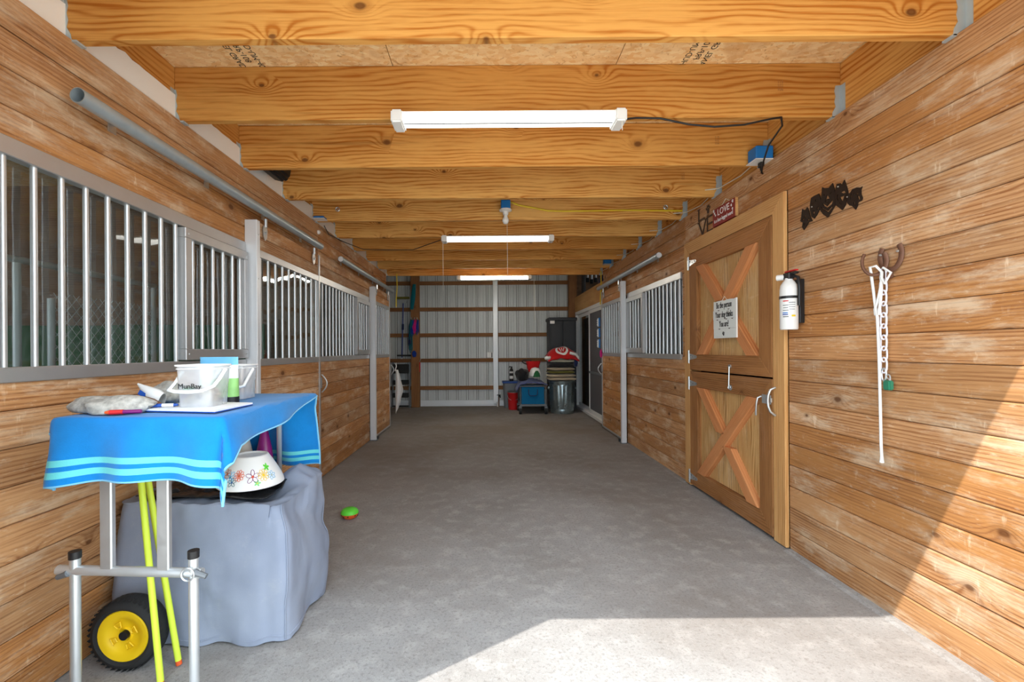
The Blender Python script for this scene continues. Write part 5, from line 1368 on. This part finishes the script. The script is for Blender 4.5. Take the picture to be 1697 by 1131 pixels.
# left back corner: ladder, broom, teal float, leashes, towel on the door
t = thing('step_ladder', 'folded black step ladder leaning in the back left corner', 'ladder', (-1.86, 9.55, 0))
for x in (-2.09, -1.72): MB().obox((x, 9.62, .50), (.014, 0, 0), (0, .02, 0), (0, .05, .5)).build('side_rail', 'grey', t)
for z, h in ((.86, .20), (.56, .10), (.28, .10)): MB().box(-2.08, -1.73, 9.50+.05*z, 9.58+.05*z, z-h/2, z+h/2).build('tread', 'blackrub', t, bevel=.01)
MB().box(-2.09, -1.72, 9.54, 9.58, .03, .055).build('foot_bar', 'black', t)
t = thing('floor_squeegee', 'long handled squeegee hung head up in the back left corner', 'squeegee', (-1.90, 9.75, 1.0))
MB().box(-2.02, -1.74, 9.74, 9.79, 2.41, 2.46).build('blade', 'olive', t, bevel=.006)
MB().prism([(-1.98, 9.76, 2.40), (-1.78, 9.76, 2.40), (-1.85, 9.76, 2.30), (-1.91, 9.76, 2.30)], (0, .02, 0)).build('bracket', 'zinc', t)
MB().cyl((-1.88, 9.77, 2.32), (-1.91, 9.74, 1.1), .016, n=10).build('handle', 'denim', t, smooth=True)
MB().cyl((-1.888, 9.765, 1.85), (-1.892, 9.762, 1.72), .026, n=10).build('grip', 'navy', t, smooth=True)
t = thing('push_broom', 'dark push broom resting on the lowest left girt', 'broom', (-1.85, 9.75, 1.08))
MB().box(-2.02, -1.66, 9.72, 9.79, 1.13, 1.165).build('head', 'black', t, bevel=.008); MB().box(-1.94, -1.90, 9.73, 9.78, 1.07, 1.13).build('socket', 'whitemetal', t, bevel=.004)
tag(MB().grid(lambda a, b: (lambda q: (-1.66+.05*math.copysign(abs(math.cos(q))**.6, math.cos(q))*(.55+.45*math.sin(math.pi*(.12+.76*b)))+.06*b, 9.60+.03*math.sin(q), 2.16+.55*b))(2*math.pi*a), 18, 14, True).build('teal_float', 'teal', None, smooth=True), 'teal padded board hanging on the brown post', 'padded board')
for i, (x0, col, z1, lab) in enumerate(((-1.70, 'navy', 1.30, 'navy leash hanging left on the post hook'), (-1.655, 'royal', 1.55, 'blue harness bundle on the post hook'), (-1.60, 'pink', 1.62, 'pink strap hanging in front on the post hook'), (-1.54, 'royal', 1.60, 'short blue strap at the right of the post hooks'), (-1.68, 'teal', 1.20, 'long teal leash hanging lowest on the post'))):
    t = thing('dog_leash', lab, 'leash', (x0, 9.6, z1), 'leashes on the post')
    MB().tube([(x0+.02, 9.60-.004*i, 1.93), (x0-.015, 9.59-.004*i, 1.8), (x0-.03, 9.585-.004*i, z1+.1), (x0, 9.58-.004*i, z1), (x0+.03, 9.585-.004*i, z1+.08), (x0+.02, 9.59-.004*i, 1.80), (x0+.022, 9.60-.004*i, 1.93)], .014 if col != 'pink' else .02, 6).build('strap', col, t, smooth=True)
    MB().ball((x0, 9.57-.004*i, z1+.14), .035 if i in (1, 2) else .015, .02, .08, 10, 8, .4, i).build('bunch', col, t, smooth=True)
t = thing('hook_rack', 'row of metal hooks on the brown post', 'hook rack', (-1.58, 9.62, 1.92))
MB().box(-1.70, -1.50, 9.625, 9.639, 1.90, 1.95).build('rail', 'girt', t)
for x in (-1.66, -1.60, -1.54): MB().tube([(x, 9.625, 1.94), (x, 9.59, 1.95), (x, 9.58, 1.98)], .007, 6).build('hook', 'zinc', t, smooth=True)
tag(MB().ball((-1.615, 9.60, 1.18), .05, .03, .07, 14, 10, .3, 8).build('blue_pouch', 'royal', smooth=True), 'small blue pouch low on the left of the brown post', 'pouch')
t = thing('red_clip', 'small red handle on the right edge of the brown post', 'handle', (-1.50, 9.66, .85))
MB().box(-1.512, -1.49, 9.65, 9.68, .78, 1.0).build('grip', 'red', t, bevel=.005); MB().tube([(-1.50, 9.66, 1.0), (-1.49, 9.65, 1.05), (-1.47, 9.66, 1.07)], .005, 6).build('hook', 'zinc', t)
t = thing('white_rag', 'white cloth hanging from the far left sliding door handle', 'cloth', (-1.49, 7.20, .2))
def rag(a, b):
    w = .03+.10*min(1, b*1.8)*(1 if b < .6 else 1-(b-.6)*1.7); x = -1.505+w*(a-.15)*1.05; return (x, 7.185+.02*math.sin(a*9+b*3), .94-.72*b*(1-.22*(a))+.0*a)
MB().grid(rag, 14, 22).build('drape', 'whitecloth', t, smooth=True, solid=.006)
MB().tube([(-1.52, 7.165, .92), (-1.50, 7.18, 1.0), (-1.515, 7.185, 1.05)], .008, 6).build('twist', 'whitecloth', t, smooth=True)
# things up on the deck over the sliding door
tag(MB().ball((2.35, 8.2, 2.48), .22, .5, .28, 20, 14, .3, 1).build('navy_tarp_bundle', 'navy', smooth=True), 'dark blue bundle stored above the sliding glass door', 'bundle')
for i in range(4):
    t = thing('hanging_tool', ['leftmost pale tool hanging over the back right deck', 'second pale tool from the left over the back right deck', 'third pale tool from the left over the back right deck', 'rightmost pale tool hanging over the back right deck'][i], 'tool', (2.12+.09*i, 9.6, 2.8), 'tools hung over the deck')
    MB().cyl((2.12+.09*i, 9.6, 2.80+.03*(i % 2)), (2.13+.09*i, 9.6, 3.1), .022, n=8).build('handle', 'whitemetal', t); MB().box(2.08+.09*i, 2.15+.09*i, 9.58, 9.62, 2.70+.03*(i % 2), 2.80+.03*(i % 2)).build('head', 'black', t, bevel=.01)
tag(MB().box(2.06, 2.10, 9.3, 9.55, 2.21, 3.0).build('dark_panel', 'cabinet', bevel=.01), 'dark upright panel stored at the back of the deck', 'panel')
